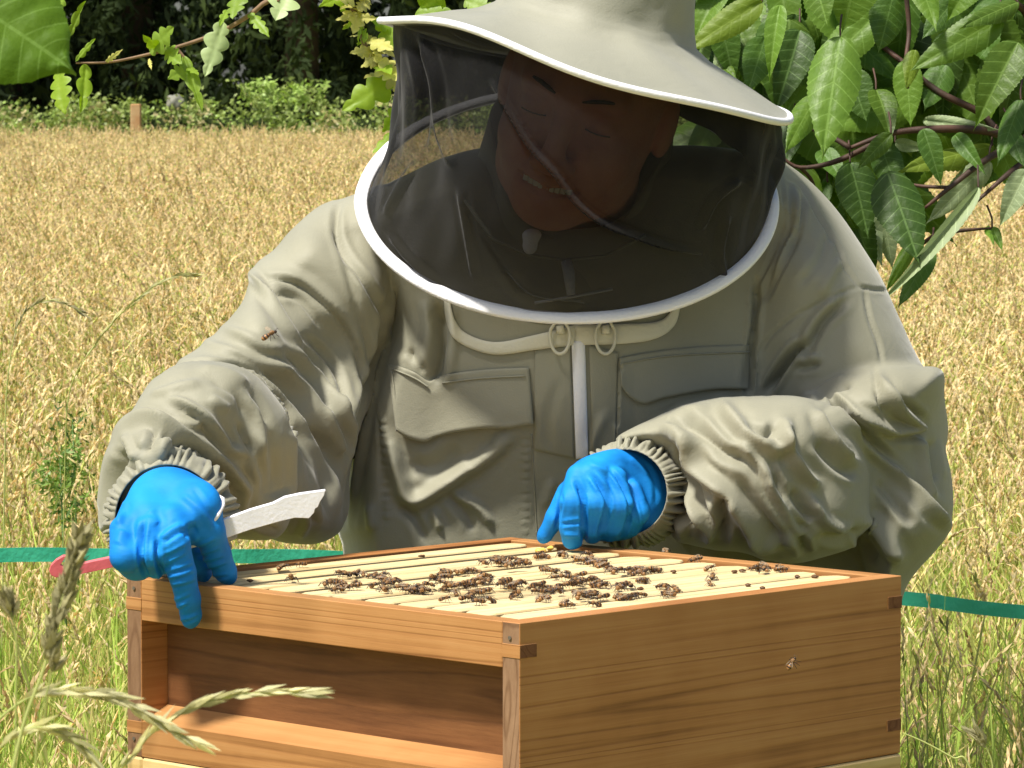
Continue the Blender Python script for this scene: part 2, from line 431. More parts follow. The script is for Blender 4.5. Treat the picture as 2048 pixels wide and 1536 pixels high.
def scatter(name, coll, pts, rot, scl, kind='stuff', label=None, cat=None, tilt=.12):
    me = bpy.data.meshes.new(name+'_points'); me.vertices.add(len(pts)); me.vertices.foreach_set('co', np.asarray(pts, np.float32).ravel())
    ra = me.attributes.new('rot', 'FLOAT_VECTOR', 'POINT'); ra.data.foreach_set('vector', np.asarray(rot, np.float32).ravel())
    sa = me.attributes.new('scl', 'FLOAT', 'POINT'); sa.data.foreach_set('value', np.asarray(scl, np.float32))
    o = obj(name, me, kind=kind, label=label, cat=cat)
    g = bpy.data.node_groups.new(name+'_nodes', 'GeometryNodeTree')
    g.interface.new_socket('Geometry', in_out='INPUT', socket_type='NodeSocketGeometry'); g.interface.new_socket('Geometry', in_out='OUTPUT', socket_type='NodeSocketGeometry')
    gi = g.nodes.new('NodeGroupInput'); go = g.nodes.new('NodeGroupOutput')
    ip = g.nodes.new('GeometryNodeInstanceOnPoints'); ci = g.nodes.new('GeometryNodeCollectionInfo')
    ci.inputs['Collection'].default_value = coll; ci.inputs['Separate Children'].default_value = True; ci.inputs['Reset Children'].default_value = True
    ip.inputs['Pick Instance'].default_value = True
    na = g.nodes.new('GeometryNodeInputNamedAttribute'); na.data_type = 'FLOAT_VECTOR'; na.inputs['Name'].default_value = 'rot'
    ns = g.nodes.new('GeometryNodeInputNamedAttribute'); ns.data_type = 'FLOAT'; ns.inputs['Name'].default_value = 'scl'
    rv = g.nodes.new('FunctionNodeRandomValue'); rv.data_type = 'INT'; rv.inputs['Min'].default_value = 0 if False else 0; rv.inputs[5].default_value = len(coll.objects)-1
    l = g.links.new
    l(gi.outputs[0], ip.inputs['Points']); l(ci.outputs[0], ip.inputs['Instance']); l(rv.outputs[2], ip.inputs['Instance Index'])
    e2r = g.nodes.new('FunctionNodeEulerToRotation'); l(na.outputs[0], e2r.inputs[0]); l(e2r.outputs[0], ip.inputs['Rotation']); l(ns.outputs[0], ip.inputs['Scale'])
    l(ip.outputs[0], go.inputs[0])
    md = o.modifiers.new('scatter', 'NODES'); md.node_group = g
    return o
def wedge(n, y0, y1, margin=1.0, k=.155, ex=1.0):
    y = y0+(y1-y0)*RNG.random(n)**ex
    hwid = y*k+margin; x = RNG.uniform(-1, 1, n)*hwid
    return x, y
def excl(x, y):
    # keep grass off the hive stand and the keeper's feet
    d1 = np.abs((x-.005)*.70+(y-3.345)*.71); d2 = np.abs((x-.005)*.71-(y-3.345)*.70)
    a = (d1 < .28) & (d2 < .28)
    b = (np.abs(x-.03) < .30) & (y > 3.3) & (y < 4.25)
    c = (np.abs(x) < .36) & (y < 3.35)
    return ~(a | b | c)
straw = proto_coll('dry_meadow_tuft', [tuft(10+i, 30, .46, .76, .065, .42, .30, hl=(.05, .095), hw=.0026, arch=.2) for i in range(12)])
strawfar = proto_coll('far_meadow_tuft', [tuft(40+i, 27, .50, .78, .13, .58, .20, hw=.0042, hl=(.06, .11), arch=.2) for i in range(8)])
greenc = proto_coll('green_tuft', [tuft(70+i, 34, .42, .70, .055, .035, .84, arch=.22, hl=(.04, .07), hw=.0018) for i in range(12)])
def lay(name, coll, n, y0, y1, ex, smin_, smax, label, margin=1.0, filt=None, k=.155):
    x, y = wedge(n, y0, y1, margin, k, ex=ex); k = excl(x, y)
    if filt is not None: k &= filt(x, y)
    x, y = x[k], y[k]; z = ground_z(x, y); m = len(x)
    rot = np.c_[RNG.normal(0, .09, m), RNG.normal(0, .09, m)+.03, RNG.uniform(0, 6.28, m)]
    return scatter(name, coll, np.c_[x, y, z], rot, RNG.uniform(smin_, smax, m), label=label, cat='grass')
patch_n = lambda x, y: np.sin(x*2.1+y*.8)+np.sin(x*.9-y*1.7+1.3)+RNG.normal(0, .5, len(x))
lay('dry_meadow_grass', straw, 12500, 5.2, 17, .62, .88, 1.06, k=.225, label= 'ripe straw coloured meadow grass filling the middle of the field', filt=lambda x, y: patch_n(x, y) > -1.6)
lay('far_meadow_grass', strawfar, 19000, 14, 32.6, .62, .92, 1.08, k=.27, label= 'sea of pale ripe grass heads running up to the hedge')
lay('green_meadow_grass', greenc, 5200, 2.55, 6.4, .85, .82, 1.12, 'bright green and yellow grass stems round the hive', margin=.8)
lay('mixed_meadow_grass', greenc, 3000, 5.6, 15, .8, .85, 1.06, k=.21, label= 'greener grass blades mixed through the dry meadow', filt=lambda x, y: patch_n(x, y) < .3)
lay('near_seeding_grass', straw, 330, 4.6, 6.2, .8, .80, .97, 'scattered ripe seed heads among the green grass behind the hive', margin=.8)

# ------------------------------------------------------------ hedge, post, stone, conifers
def leafcloud(Vs, Fs, centers, size, rn, flat=.6, droop=0.0):
    """one small bent two-face leaf per centre (numpy)"""
    n = len(centers); L = size*rn.uniform(.6, 1.35, n)[:, None]
    a = rn.uniform(0, 6.28, n); el = rn.normal(0, .6, n)-droop
    d = np.c_[np.cos(a)*np.cos(el), np.sin(a)*np.cos(el), np.sin(el)]
    r = rn.normal(size=(n, 3)); s = np.cross(d, r); s /= np.linalg.norm(s, axis=1)[:, None]+1e-9
    nn = np.cross(d, s)
    v0 = centers; v1 = centers+d*L*.5+s*L*flat*.5; v2 = centers+d*L; v3 = centers+d*L*.5-s*L*flat*.5+nn*L*.15
    o = sum(len(v) for v in Vs); Vs.append(np.stack([v0, v1, v2, v3], 1).reshape(-1, 3))
    Fs.append(np.arange(4*n).reshape(-1, 4)+o)
M_hedge = [leafmat('hedge_leaf_%d' % i, c, tuple(x*1.5 for x in c), trans=.3, var=.3, scale=3) for i, c in enumerate([(.14, .18, .045), (.23, .29, .08), (.27, .38, .09), (.34, .30, .14)])]
def cloud_obj(name, specs, mats, parent=None, **k):
    Vs = []; Fs = []; mi = []
    for c, size, flat, droop, m, rn in specs:
        leafcloud(Vs, Fs, c, size, rn, flat, droop); mi.append(np.full(len(c), m, np.int32))
    me = mesh(name, np.concatenate(Vs), np.concatenate(Fs), mats, smooth=False)
    me.polygons.foreach_set('material_index', np.concatenate(mi)); me.update()
    return obj(name, me, parent, **k)
rn = np.random.default_rng(5)
specs = []
HY = 33.4
for i in range(640):
    cx = rn.uniform(-13, 13); cy = HY+rn.normal(-.1, .35); r = rn.uniform(.14, .28); top = 1.57+.02*math.sin(cx*1.3)+rn.normal(0, .03)
    n = 260; q = rn.normal(size=(n, 3)); q /= np.linalg.norm(q, axis=1)[:, None]; q *= r*rn.uniform(.6, 1.1, n)[:, None]
    c = q+np.array([cx, cy, top-r+rn.uniform(-.35, .0)]); k1 = 150; specs.append((c[:k1], .042, .6, .2, int(rn.choice([0, 1, 1])), rn)); specs.append((c[k1:], .042, .6, .2, int(rn.choice([0, 1, 2, 3])), rn))
for i in range(34):      # tall sprigs of bramble and nettle
    cx = rn.choice([rn.uniform(-8, 8), rn.uniform(-2.2, -1.6)]); cy = HY+rn.normal(0, .3); h = rn.uniform(.08, .26)
    n = 40; t = rn.random(n); c = np.c_[cx+rn.normal(0, .03, n)+t*rn.normal(0, .1), np.full(n, cy)+rn.normal(0, .04, n), 1.47+t*h]
    specs.append((c, .06, .35, .4, int(rn.choice([1, 2, 2])), rn))
hedge = cloud_obj('hedge', specs, M_hedge, label='low bramble and nettle hedge along the far edge of the field', cat='hedge', kind='thing')
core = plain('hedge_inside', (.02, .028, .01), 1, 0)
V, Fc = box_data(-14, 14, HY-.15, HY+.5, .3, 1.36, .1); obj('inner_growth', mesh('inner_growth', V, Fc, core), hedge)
M_rust = plain('orange_brown_timber', (.38, .20, .08), .8, .2, nscale=14, c2=(.46, .32, .16), bump=.5, bscale=40)
p = W(272, 245, HY-.9)
V, Fc = box_data(p.x-.042, p.x+.042, HY-.94, HY-.86, ground_z(p.x, HY-.9), W(272, 208, HY-.9).z, .008)
obj('fence_post', mesh('fence_post', V, Fc, M_rust, smooth=False), label='weathered orange brown post standing against the far hedge', cat='post')
p = W(350, 205, HY-.2); q = rn.normal(size=(60, 3)); 
V, Fc = polygonize(lambda P: ellipsoid(P, p, (.075, .06, .07))+.008*np.sin(P[:, 0]*70)*np.sin(P[:, 2]*60), (p.x-.12, p.y-.12, p.z-.12), (p.x+.12, p.y+.12, p.z+.12), .012)
obj('pale_stone', mesh('pale_stone', V, Fc, plain('pale_stone', (.27, .27, .22), .9, .1, nscale=20)), label='small pale stone resting on top of the hedge bank', cat='stone')
V, Fc = box_data(p.x-.05, p.x+.05, p.y-.05, p.y+.05, ground_z(p.x, p.y), p.z-.03, .01)

M_con = [leafmat('conifer_%d' % i, c, tuple(x*1.7 for x in c), trans=.12, var=.25, scale=2, rough=.7, spec=.08) for i, c in enumerate([(.010, .017, .006), (.019, .030, .009), (.042, .062, .018)])]
M_bark = plain('dark_bark', (.06, .045, .03), .9, .1, nscale=8)
def conifer(x, y, h, seed, rad, label, mats=M_con, bias=(0, 0, 1, 1, 2), n_br=230, base=.15):
    rn = np.random.default_rng(seed); gz = float(ground_z(x, y)); root = empty('conifer_tree', (x, y, gz), label=label, cat='tree', group='dark trees beyond the field')
    tube('trunk', [(0, 0, -.2), (0, 0, h*.3), (.05, 0, h*.7), (0, 0, h)], [.2, .16, .08, .02], M_bark, root, 8)
    sp = []
    for i in range(n_br):
        t = rn.random()**1.25; z = base+t*(h-base); L = rad*(1-t*.86)*rn.uniform(.55, 1.1); a = rn.uniform(math.pi*.9, math.pi*2.1) if rn.random() < .8 else rn.uniform(0, math.pi)
        m = int(70*L/rad)+22; s = rn.random(m)**.7
        px = np.cos(a)*L*s+rn.normal(0, .09, m)*(1.4-s); py = np.sin(a)*L*s+rn.normal(0, .09, m)*(1.4-s); pz = z-.34*L*s**1.6+rn.normal(0, .05, m)-rn.random(m)*.14*s
        sp.append((np.c_[px, py, pz], .15, .30, .75, int(rn.choice(bias)), rn))
    cloud_obj('crown', sp, mats, root)
    return root
k = 0
for x, y, h, r in [(-9.5, 44, 11, 2.5), (-6.6, 42.5, 10, 2.4), (-4.2, 45, 12, 2.6), (-2.2, 42, 10, 2.2), (.4, 44, 11, 2.6), (3.0, 43, 10, 2.4), (5.2, 45, 12, 2.6), (7.6, 42.5, 10, 2.4), (10, 44, 11, 2.6)]:
    lab = ['dark conifer at the far left of the tree line', 'dark drooping conifer behind the big foreground leaf', 'tall dark conifer above the orange brown post', 'dark conifer behind the lobed oak twig', 'dark conifer hidden behind the keeper\'s hat', 'dark conifer just right of the keeper\'s hat', 'dark conifer behind the cherry leaves', 'dark conifer at the right end of the tree line', 'dark conifer outside the right end of the tree line'][k]
    conifer(x, y, h, 100+k, r, lab); k += 1
M_dk = plain('wood_shade', (.010, .014, .007), 1, 0, nscale=.7)
tl = []
for i in range(60):
    x = -30+i+rn.uniform(-.3, .3); tl.append(tube_data([(x, 49+rn.normal(0, 1.2), 0), (x+rn.normal(0, .2), 49.5, 9)], [.3, .15], 6))
V, Fc = join(tl); obj('woodland', mesh('woodland', V, Fc, M_bark), kind='stuff', label='dark tree trunks deep in the wood beyond the field', cat='wood')
V = []; sp = []
for i in range(600):
    c = rn.normal(size=(60, 3))*np.array([.5, .3, .4])+np.array([rn.uniform(-23, 23), 47.5+rn.normal(0, .4), rn.uniform(.8, 7)]); sp.append((c, .34, .55, .5, int(rn.choice([0, 0, 1])), rn))
cloud_obj('woodland_foliage', sp, M_con, kind='stuff', label='dense dark foliage filling the wood beyond the field', cat='wood')
# leafy bushes in front of the wood
M_bush = [leafmat('bush_leaf_%d' % i, c, tuple(x*1.5 for x in c), trans=.3, var=.3, scale=3) for i, c in enumerate([(.045, .085, .018), (.08, .15, .03), (.14, .22, .045)])]
def bush(px, py0, wpx, y, seed, label, lo=0.6, mats=M_bush, bias=(0, 1, 1, 2), size=.07, n=46):
    rn = np.random.default_rng(seed); top = W(px, py0, y); x = top.x; gz = float(ground_z(x, y)); root = empty('bush', (x, y, gz), label=label, cat='bush')
    wdt = wpx*y/F/2; H = top.z-gz
    tube('stem', [(0, 0, -.1), (.03, 0, H*.5), (0, 0, H*.9)], [.03, .02, .008], M_bark, root, 6); sp = []
    for i in range(n):
        a = rn.uniform(0, 6.28); rr = rn.random()**.5; z = rn.uniform(lo, 1)*H; s = math.sqrt(max(0, 1-((z/H-.55)/.5)**2)); c0 = np.array([math.cos(a)*rr*wdt*s, math.sin(a)*rr*wdt*s, z])
        c = rn.normal(size=(90, 3))*wdt*.17+c0; sp.append((c, size, .5, .3, int(rn.choice(bias)), rn))
    cloud_obj('foliage', sp, mats, root)
bush(1920, 190, 260, 38, 4, 'sunlit pale green bush seen beneath the cherry leaves', bias=(1, 2, 2))
bush(1700, 150, 300, 39, 5, 'green bush behind the middle of the cherry branch', bias=(0, 1, 2))
bush(1450, 40, 300, 39.5, 6, 'green bush rising beside the keeper\'s hat', bias=(0, 1, 1))
bush(2090, 40, 300, 39.5, 8, 'green bush at the right border behind the cherry', bias=(0, 1, 2))
# small green weed in the grass
def weed(px, pyt, y, h, seed, label, cat='plant'):
    top = W(px, pyt, y); rn = np.random.default_rng(seed); root = empty('meadow_weed', (top.x, y, float(ground_z(top.x, y))), label=label, cat=cat); H = top.z-root.location.z
    tube('stem', [(0, 0, 0), (.01, 0, H*.5), (0, 0, H)], [.003, .0025, .001], M_bush[1], root, 6)
    sp = []
    for i in range(26):
        a = rn.uniform(0, 6.28); z = H-h*rn.random(); L = (.05+.5*(H-z))*.5; s = rn.random(14)
        c = np.c_[np.cos(a)*L*s, np.sin(a)*L*s, z+L*s*.9]+rn.normal(0, .004, (14, 3)); sp.append((c, .013, .25, -.4, int(rn.choice([1, 2, 2])), rn))
    cloud_obj('leaves', sp, M_bush, root)
weed(145, 838, 5.6, .16, 3, 'dark green feathery weed standing in the dry grass at left')
weed(120, 915, 5.4, .10, 4, 'small green weed just below the feathery weed')
# green barrier tape
M_tape = plain('green_webbing', (.07, .56, .36), .45, .4, nscale=18, c2=(.035, .40, .24), bump=.4, bscale=160)
def strip(name, pts, hh, mat, **k):
    V = []; Fc = []; P = smoothpoly([tuple(p) for p in pts], 10); n = len(P)
    for i, p in enumerate(P):
        b = .003*math.sin(i*.13); tw = .0006*math.sin(i*.4)
        for dz, dy in ((-hh, 0), (hh, tw), (hh, tw+.0012), (-hh, .0012)): V.append((p[0], p[1]+dy+b, p[2]+dz))
    for i in range(n-1):
        for a in range(4): Fc.append((i*4+a, i*4+(a+1) % 4, i*4+4+(a+1) % 4, i*4+4+a))
    return obj(name, fixn(mesh(name, V, Fc, mat, smooth=False)), **k)
tp = [W(-420, 1130, 4.25), W(0, 1111, 4.3), W(230, 1112, 4.33), W(470, 1112, 4.36), W(690, 1116, 4.4), W(1200, 1150, 4.4), W(1812, 1198, 4.4), W(1900, 1208, 4.4), W(2048, 1224, 4.4), W(2500, 1260, 4.4)]
strip('barrier_tape', tp, .0078, M_tape, label='taut green plastic webbing tape stretched across the grass behind the hive', cat='tape')
for px, i, lb in ((-420, 0, 'left of the hive'), (2500, -1, 'right of the hive')):
    p = tp[i]; tube('tape_stake', [(p.x, p.y, float(ground_z(p.x, p.y))-.1), (p.x, p.y, p.z+.08)], .01, M_bark, label='thin stake holding the green tape far '+lb, cat='stake')
# ------------------------------------------------------------ the hive
BW = .46; TH = .0185; HH = .150
BX, BY, BR = .0021, 3.3415, .797
cedar = wood('cedar', (.20, .076, .022), (.40, .172, .055), (.52, .262, .098), grain=(.16, 3.2, 11), rough=.5)
cedar_f = wood('cedar_front', (.20, .082, .024), (.39, .185, .062), (.50, .27, .105), grain=(2.6, .16, 10), rough=.5)
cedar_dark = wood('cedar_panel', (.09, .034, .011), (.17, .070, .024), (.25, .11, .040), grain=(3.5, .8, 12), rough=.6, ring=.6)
endg = wood('cedar_end_grain', (.11, .050, .022), (.20, .11, .055), (.30, .18, .10), grain=(7, 7, 2), rough=.75, ring=1.6)
endd = wood('cedar_joint_end', (.10, .032, .012), (.19, .075, .03), (.27, .12, .05), grain=(9, 9, 9), rough=.7)
pine = wood('pine', (.42, .27, .09), (.60, .42, .17), (.70, .53, .26), grain=(.4, .4, 8), rough=.55, ring=.8)
barwood = wood('pale_frame_wood', (.50, .35, .15), (.69, .54, .28), (.80, .67, .40), grain=(.4, 8, 8), rough=.55, ring=.7, bump=.2)
wax = plain('wax_comb', (.22, .13, .05), .6, .3, nscale=40, c2=(.12, .07, .03))
hive = empty('hive_super', (BX, BY, BOXTOP-HH), BR, label='open cedar super box with a recessed front and finger jointed corners', cat='beehive box')
h = BW/2
def hb(x0, x1, y0, y1, z0, z1, b=.0008): return box_data(x0, x1, y0, y1, z0, z1, b)
Zt = HH
f0, f1 = HH-.0275, HH-.0165      # finger heights of the upper joint
g0, g1 = HH-.131, HH-.1205       # lower joint
# side walls run the full 460 mm; tenons of the cross rails come through them, so each wall is built round the sockets
def side_wall(yo, yi, lb):
    V, Fc = hb(-h, h, min(yo, yi), max(yo, yi), 0, Zt, .0005); me = mesh('side_wall', V, Fc, [cedar, endg], smooth=False); fixn(me)
    for p in me.polygons:
        if abs(p.normal.x) > .9 and abs(abs(p.center.x)-h) < .002: p.material_index = 1
    return obj('side_wall', me, hive, label=lb)
side_wall(-h, -h+TH, 'broad plain side facing the camera at right'); side_wall(h-TH, h, 'side wall hidden at the back left')
M2 = [cedar_f, endd]
def cross(zlo, zhi, ten, x_out, sgn, name, lb=None, slope=False, depth=TH):
    xo, xi = x_out, x_out+sgn*depth
    s = [hb(min(xo, xi), max(xo, xi), -h+TH+.0002, h-TH-.0002, zlo, zhi, .0006)]
    for y0, y1 in ((-h-.0006, -h+TH+.0004), (h-TH-.0004, h+.0006)): s.append(hb(min(xo, xi)-(.0005 if sgn > 0 else -.0002), max(xo, xi)+(.0005 if sgn < 0 else -.0002), y0, y1, ten[0]+.0002, ten[1]-.0002, .0003))
    V, Fc = join(s)
    if slope:
        V = [(x, y, z-.012*max(0, 1-(abs(x-(xo+sgn*.03))/.03)) if False else z) for x, y, z in V]
    me = mesh(name, V, Fc, M2, smooth=False); fixn(me)
    for p in me.polygons:
        if abs(p.normal.y) > .9 and abs(abs(p.center.y)-h) < .002: p.material_index = 1
    return obj(name, me, hive, label=lb)
for x_out, sgn in ((-h, 1), (h, -1)):
    cross(HH-.0355, HH, (f0, f1), x_out, sgn, 'top_rail', 'pale front rail under the thumb' if sgn > 0 else None)
    # lower rail with a sloping top
    xo, xi = x_out, x_out+sgn*.028
    s = [hb(min(xo, x_out+sgn*TH)-(.0005 if sgn > 0 else 0), max(xo, x_out+sgn*TH)+(.0005 if sgn < 0 else 0), y0, y1, g0+.0002, g1-.0002, .0003) for y0, y1 in ((-h-.0006, -h+TH+.0004), (h-TH-.0004, h+.0006))]
    y0, y1 = -h+TH+.0002, h-TH-.0002
    V = [(xo, y0, 0), (xi, y0, 0), (xi, y0, .041), (xo, y0, .0295), (xo, y1, 0), (xi, y1, 0), (xi, y1, .041), (xo, y1, .0295)]
    Fc = [(0, 1, 2, 3), (7, 6, 5, 4), (0, 3, 7, 4), (1, 5, 6, 2), (3, 2, 6, 7), (0, 4, 5, 1)]
    V, Fc = join(s+[(V, Fc)]); me = mesh('bottom_rail', V, Fc, M2, smooth=False); fixn(me)
    for p in me.polygons:
        if abs(p.normal.y) > .9 and abs(abs(p.center.y)-h) < .002: p.material_index = 1
    obj('bottom_rail', me, hive)
    xa, xb = x_out+sgn*.0282, x_out+sgn*.040
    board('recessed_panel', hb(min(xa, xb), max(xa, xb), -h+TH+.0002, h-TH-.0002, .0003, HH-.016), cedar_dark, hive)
# boxes below
lower = empty('brood_box', (BX, BY, BOXTOP-HH-.235), BR, label='pale pine brood box under the cedar super', cat='beehive box')
e = .001
for a, (x0, x1, y0, y1) in enumerate(((-h-e, h+e, -h-e, -h+TH), (-h-e, h+e, h-TH, h+e), (-h-e, -h+TH, -h+TH+.0002, h-TH-.0002), (h-TH, h+e, -h+TH+.0002, h-TH-.0002))):
    board('wall_board', hb(x0, x1, y0, y1, .0, .2342, .002), pine, lower)
stand = empty('hive_stand', (BX, BY, float(ground_z(BX, BY))), BR, label='low wooden stand with four legs under the hive', cat='stand')
SZ = BOXTOP-HH-.235-float(ground_z(BX, BY))
board('floor_board', hb(-h-.01, h+.01, -h-.01, h+.01, SZ-.03, SZ-.0003, .002), cedar, stand)
for sx in (-1, 1):
    for sy in (-1, 1): board('leg', hb(sx*.2-.025, sx*.2+.025, sy*.2-.025, sy*.2+.025, -.05, SZ-.0303, .002), cedar, stand)
# frames: top bars run along local x, lugs rest on the cross rails
bar_names = ['nearest the right wall', 'second from the right wall', 'third from the right wall', 'fourth from the right wall', 'fifth from the right wall', 'in the middle of the box', 'fifth from the left wall', 'fourth from the left wall', 'third from the left wall', 'second from the left wall', 'against the left wall']
nfr = 11; sp_ = (BW-2*TH-.006)/nfr
top_me = None
for i in range(nfr):
    y = -h+TH+.003+sp_*(i+.5)
    c = Matrix.Rotation(BR, 4, 'Z') @ Vector((0, y, 0))
    wd = .0149 if i < 7 else .0126
    r_ = random.uniform(-.004, .004)
    fr = empty('framed_comb', (BX+c.x, BY+c.y, BOXTOP-.0012-random.uniform(0, .0012)), BR+r_, label='wooden frame with pale top bar '+bar_names[i], cat='frame', group='frames hanging in the super')
    s = []
    L = .203; n = 5
    V = []; Fc = []
    # bar with rounded lugs
    prof = [(-L, .0075), (-L+.004, .0105), (-L+.012, wd), (L-.012, wd), (L-.004, .0105), (L, .0075)]
    for (x, ww) in prof:
        for yy, zz in ((-ww, -.009), (ww, -.009), (ww, -.0012), (ww-.0012, 0), (-ww+.0012, 0), (-ww, -.0012)): V.append((x, yy, zz))
    m = len(prof)
    for a in range(m-1):
        for b in range(6): Fc.append((a*6+b, a*6+(b+1) % 6, a*6+6+(b+1) % 6, a*6+6+b))
    Fc.append(tuple(range(5, -1, -1))); Fc.append(tuple((m-1)*6+b for b in range(6)))
    me = mesh('top_bar', V, Fc, barwood, smooth=False); fixn(me); obj('top_bar', me, fr)
    for sx in (-1, 1): board('side_bar', hb(sx*.178-.005, sx*.178+.005, -.0155, .0155, -.13, -.0092), barwood, fr)
    board('comb', hb(-.1725, .1725, -.011, .011, -.128, -.0094), wax, fr)
# worn nail heads on the front rail and side wall
nail = plain('nail_head', (.20, .17, .14), .45, .5, metal=.6)
for (x, y, z) in ((-h-.0004, -h+.010, .138), (-h-.0004, h-.010, .141), (-h-.0004, h-.009, .014)):
    V, Fc = tube_data([(x, y, z), (x-.0007, y, z)], .0016, 10); obj('nail', mesh('nail', V, Fc, nail, smooth=False), hive)
# brown propolis smears and yellow wax bits on the bars
prop = plain('propolis', (.10, .05, .02), .5, .4); ywax = plain('yellow_wax', (.75, .50, .10), .5, .4)
def scrap(px, py, r, mat, label, cat, group=None):
    p = Wz(px, py, BOXTOP); q0 = RNG.normal(size=3)*9
    V, Fc = polygonize(lambda P: ellipsoid(P, p, (r*1.3, r*1.6, r*.55))+r*.25*np.sin(P[:, 0]/r*2.1+q0[0])*np.sin(P[:, 1]/r*1.7+q0[1]), tuple(np.array(p)-2.6*r), tuple(np.array(p)+2.6*r), r*.35, 2)
    obj('wax_scrap', mesh('wax_scrap', V, Fc, mat), label=label, cat=cat, group=group)
scrap(1082, 1101, .004, ywax, 'ragged scrap of yellow wax on a frame bar left of the far hand', 'wax'); scrap(1100, 1096, .003, ywax, 'smaller yellow wax crumb beside the far gloved index finger', 'wax')
for k, (px, py) in enumerate([(1468, 1143), (1485, 1141), (1347, 1143), (1496, 1170), (1525, 1176), (1281, 1177), (1595, 1153), (843, 1112), (500, 1161), (862, 1156), (1630, 1153)]):
    scrap(px, py, .0022, prop, ['dark propolis crumb on the bars towards the right end of the frames', 'dark propolis crumb on the bars at the left end of the frames'][px < 900], 'propolis', 'propolis crumbs on the frame bars')
    bpy.data.objects[-1] if False else None
# ------------------------------------------------------------ the beekeeper
def surf(name, f, lo, hi, hstep, mat, parent=None, strk=None, ymax=None, rlx=1, post=None, scale=1.0, **k):
    V, Q = polygonize(f, lo, hi, hstep)
    a = V[Q[:, 0]]; b = V[Q[:, 1]]; c = V[Q[:, 2]]
    if np.einsum('ij,ij->i', a-V.mean(0), np.cross(b-a, c-a)).sum() < 0: Q = Q[:, ::-1].copy()
    if rlx: V = relax(V, Q, rlx)
    if strk: V, D = strokes(V, Q, strk, ymax, scale)
    if post: V = post(V, Q)
    me = mesh(name, V, Q, mat); o = obj(name, me, parent, **k)
    return o, V, Q
m, n, b, o_ = newmat('khaki_cotton')
tc = N(n, 'ShaderNodeTexCoord'); n1 = N(n, 'ShaderNodeTexNoise', i_Scale=7.0, i_Detail=5.0); n.links.new(tc.outputs['Object'], n1.inputs[0])
rp = ramp(n, [(.3, (.235, .227, .164)), (.7, (.298, .290, .214))]); n.links.new(n1.outputs[0], rp.inputs[0]); n.links.new(rp.outputs[0], b.inputs['Base Color'])
b.inputs['Roughness'].default_value = .62; b.inputs['Specular IOR Level'].default_value = .35; b.inputs['Sheen Weight'].default_value = .25; b.inputs['Sheen Roughness'].default_value = .4
n2 = N(n, 'ShaderNodeTexNoise', i_Scale=38.0, i_Detail=4.0, i_Distortion=1.5); n.links.new(tc.outputs['Object'], n2.inputs[0])
n3 = N(n, 'ShaderNodeTexNoise', i_Scale=650.0, i_Detail=2.0); n.links.new(tc.outputs['Object'], n3.inputs[0])
n4 = N(n, 'ShaderNodeTexNoise', noise_type='RIDGED_MULTIFRACTAL', i_Scale=11.0, i_Detail=2.5, i_Distortion=.9); n.links.new(tc.outputs['Object'], n4.inputs[0])
b0 = N(n, 'ShaderNodeBump', i_Strength=.30, i_Distance=.0030); n.links.new(n4.outputs[0], b0.inputs['Height'])
b1 = N(n, 'ShaderNodeBump', i_Strength=.25, i_Distance=.0022); n.links.new(n2.outputs[0], b1.inputs['Height']); n.links.new(b0.outputs[0], b1.inputs['Normal'])
b2 = N(n, 'ShaderNodeBump', i_Strength=.35, i_Distance=.0006); n.links.new(n3.outputs[0], b2.inputs['Height']); n.links.new(b1.outputs[0], b2.inputs['Normal']); n.links.new(b2.outputs[0], b.inputs['Normal'])
cloth = m
m, n, b, o_ = newmat('blue_nitrile')
tc = N(n, 'ShaderNodeTexCoord'); n1 = N(n, 'ShaderNodeTexNoise', i_Scale=28.0, i_Detail=3.0); n.links.new(tc.outputs['Object'], n1.inputs[0])
rp = ramp(n, [(.3, (.004, .17, .56)), (.7, (.010, .26, .72))]); n.links.new(n1.outputs[0], rp.inputs[0]); n.links.new(rp.outputs[0], b.inputs['Base Color'])
b.inputs['Roughness'].default_value = .62; b.inputs['Specular IOR Level'].default_value = .22
mp = N(n, 'ShaderNodeMapping'); mp.inputs['Scale'].default_value = (.6, .6, 1.6); n.links.new(tc.outputs['Object'], mp.inputs[0])
n2 = N(n, 'ShaderNodeTexNoise', i_Scale=150.0, i_Detail=3.0, i_Distortion=1.2); n.links.new(mp.outputs[0], n2.inputs[0])
b1 = N(n, 'ShaderNodeBump', i_Strength=.22, i_Distance=.0010); n.links.new(n2.outputs[0], b1.inputs['Height']); n.links.new(b1.outputs[0], b.inputs['Normal'])
nitrile = m
skin = plain('skin', (.66, .31, .21), .5, .35, nscale=22, c2=(.55, .21, .14), bump=.3, bscale=260); skin.node_tree.nodes['Principled BSDF'].inputs['Subsurface Weight'].default_value = .1
skin.node_tree.nodes['Principled BSDF'].inputs['Subsurface Radius'].default_value = (.01, .004, .002)
white = plain('white_tape', (.80, .80, .82), .6, .3, bump=.35, bscale=420)
cream = plain('cream_piping', (.62, .60, .48), .55, .35, bump=.3, bscale=300)
dark_cloth = plain('dark_trousers', (.07, .075, .08), .85, .2, nscale=30)
rubber = plain('dark_rubber', (.02, .03, .02), .45, .4)
greyz = plain('grey_zip', (.52, .54, .54), .4, .5, bump=.6, bscale=400)
hairm = plain('brown_hair', (.10, .065, .04), .6, .3, nscale=120, bump=.8, bscale=260)

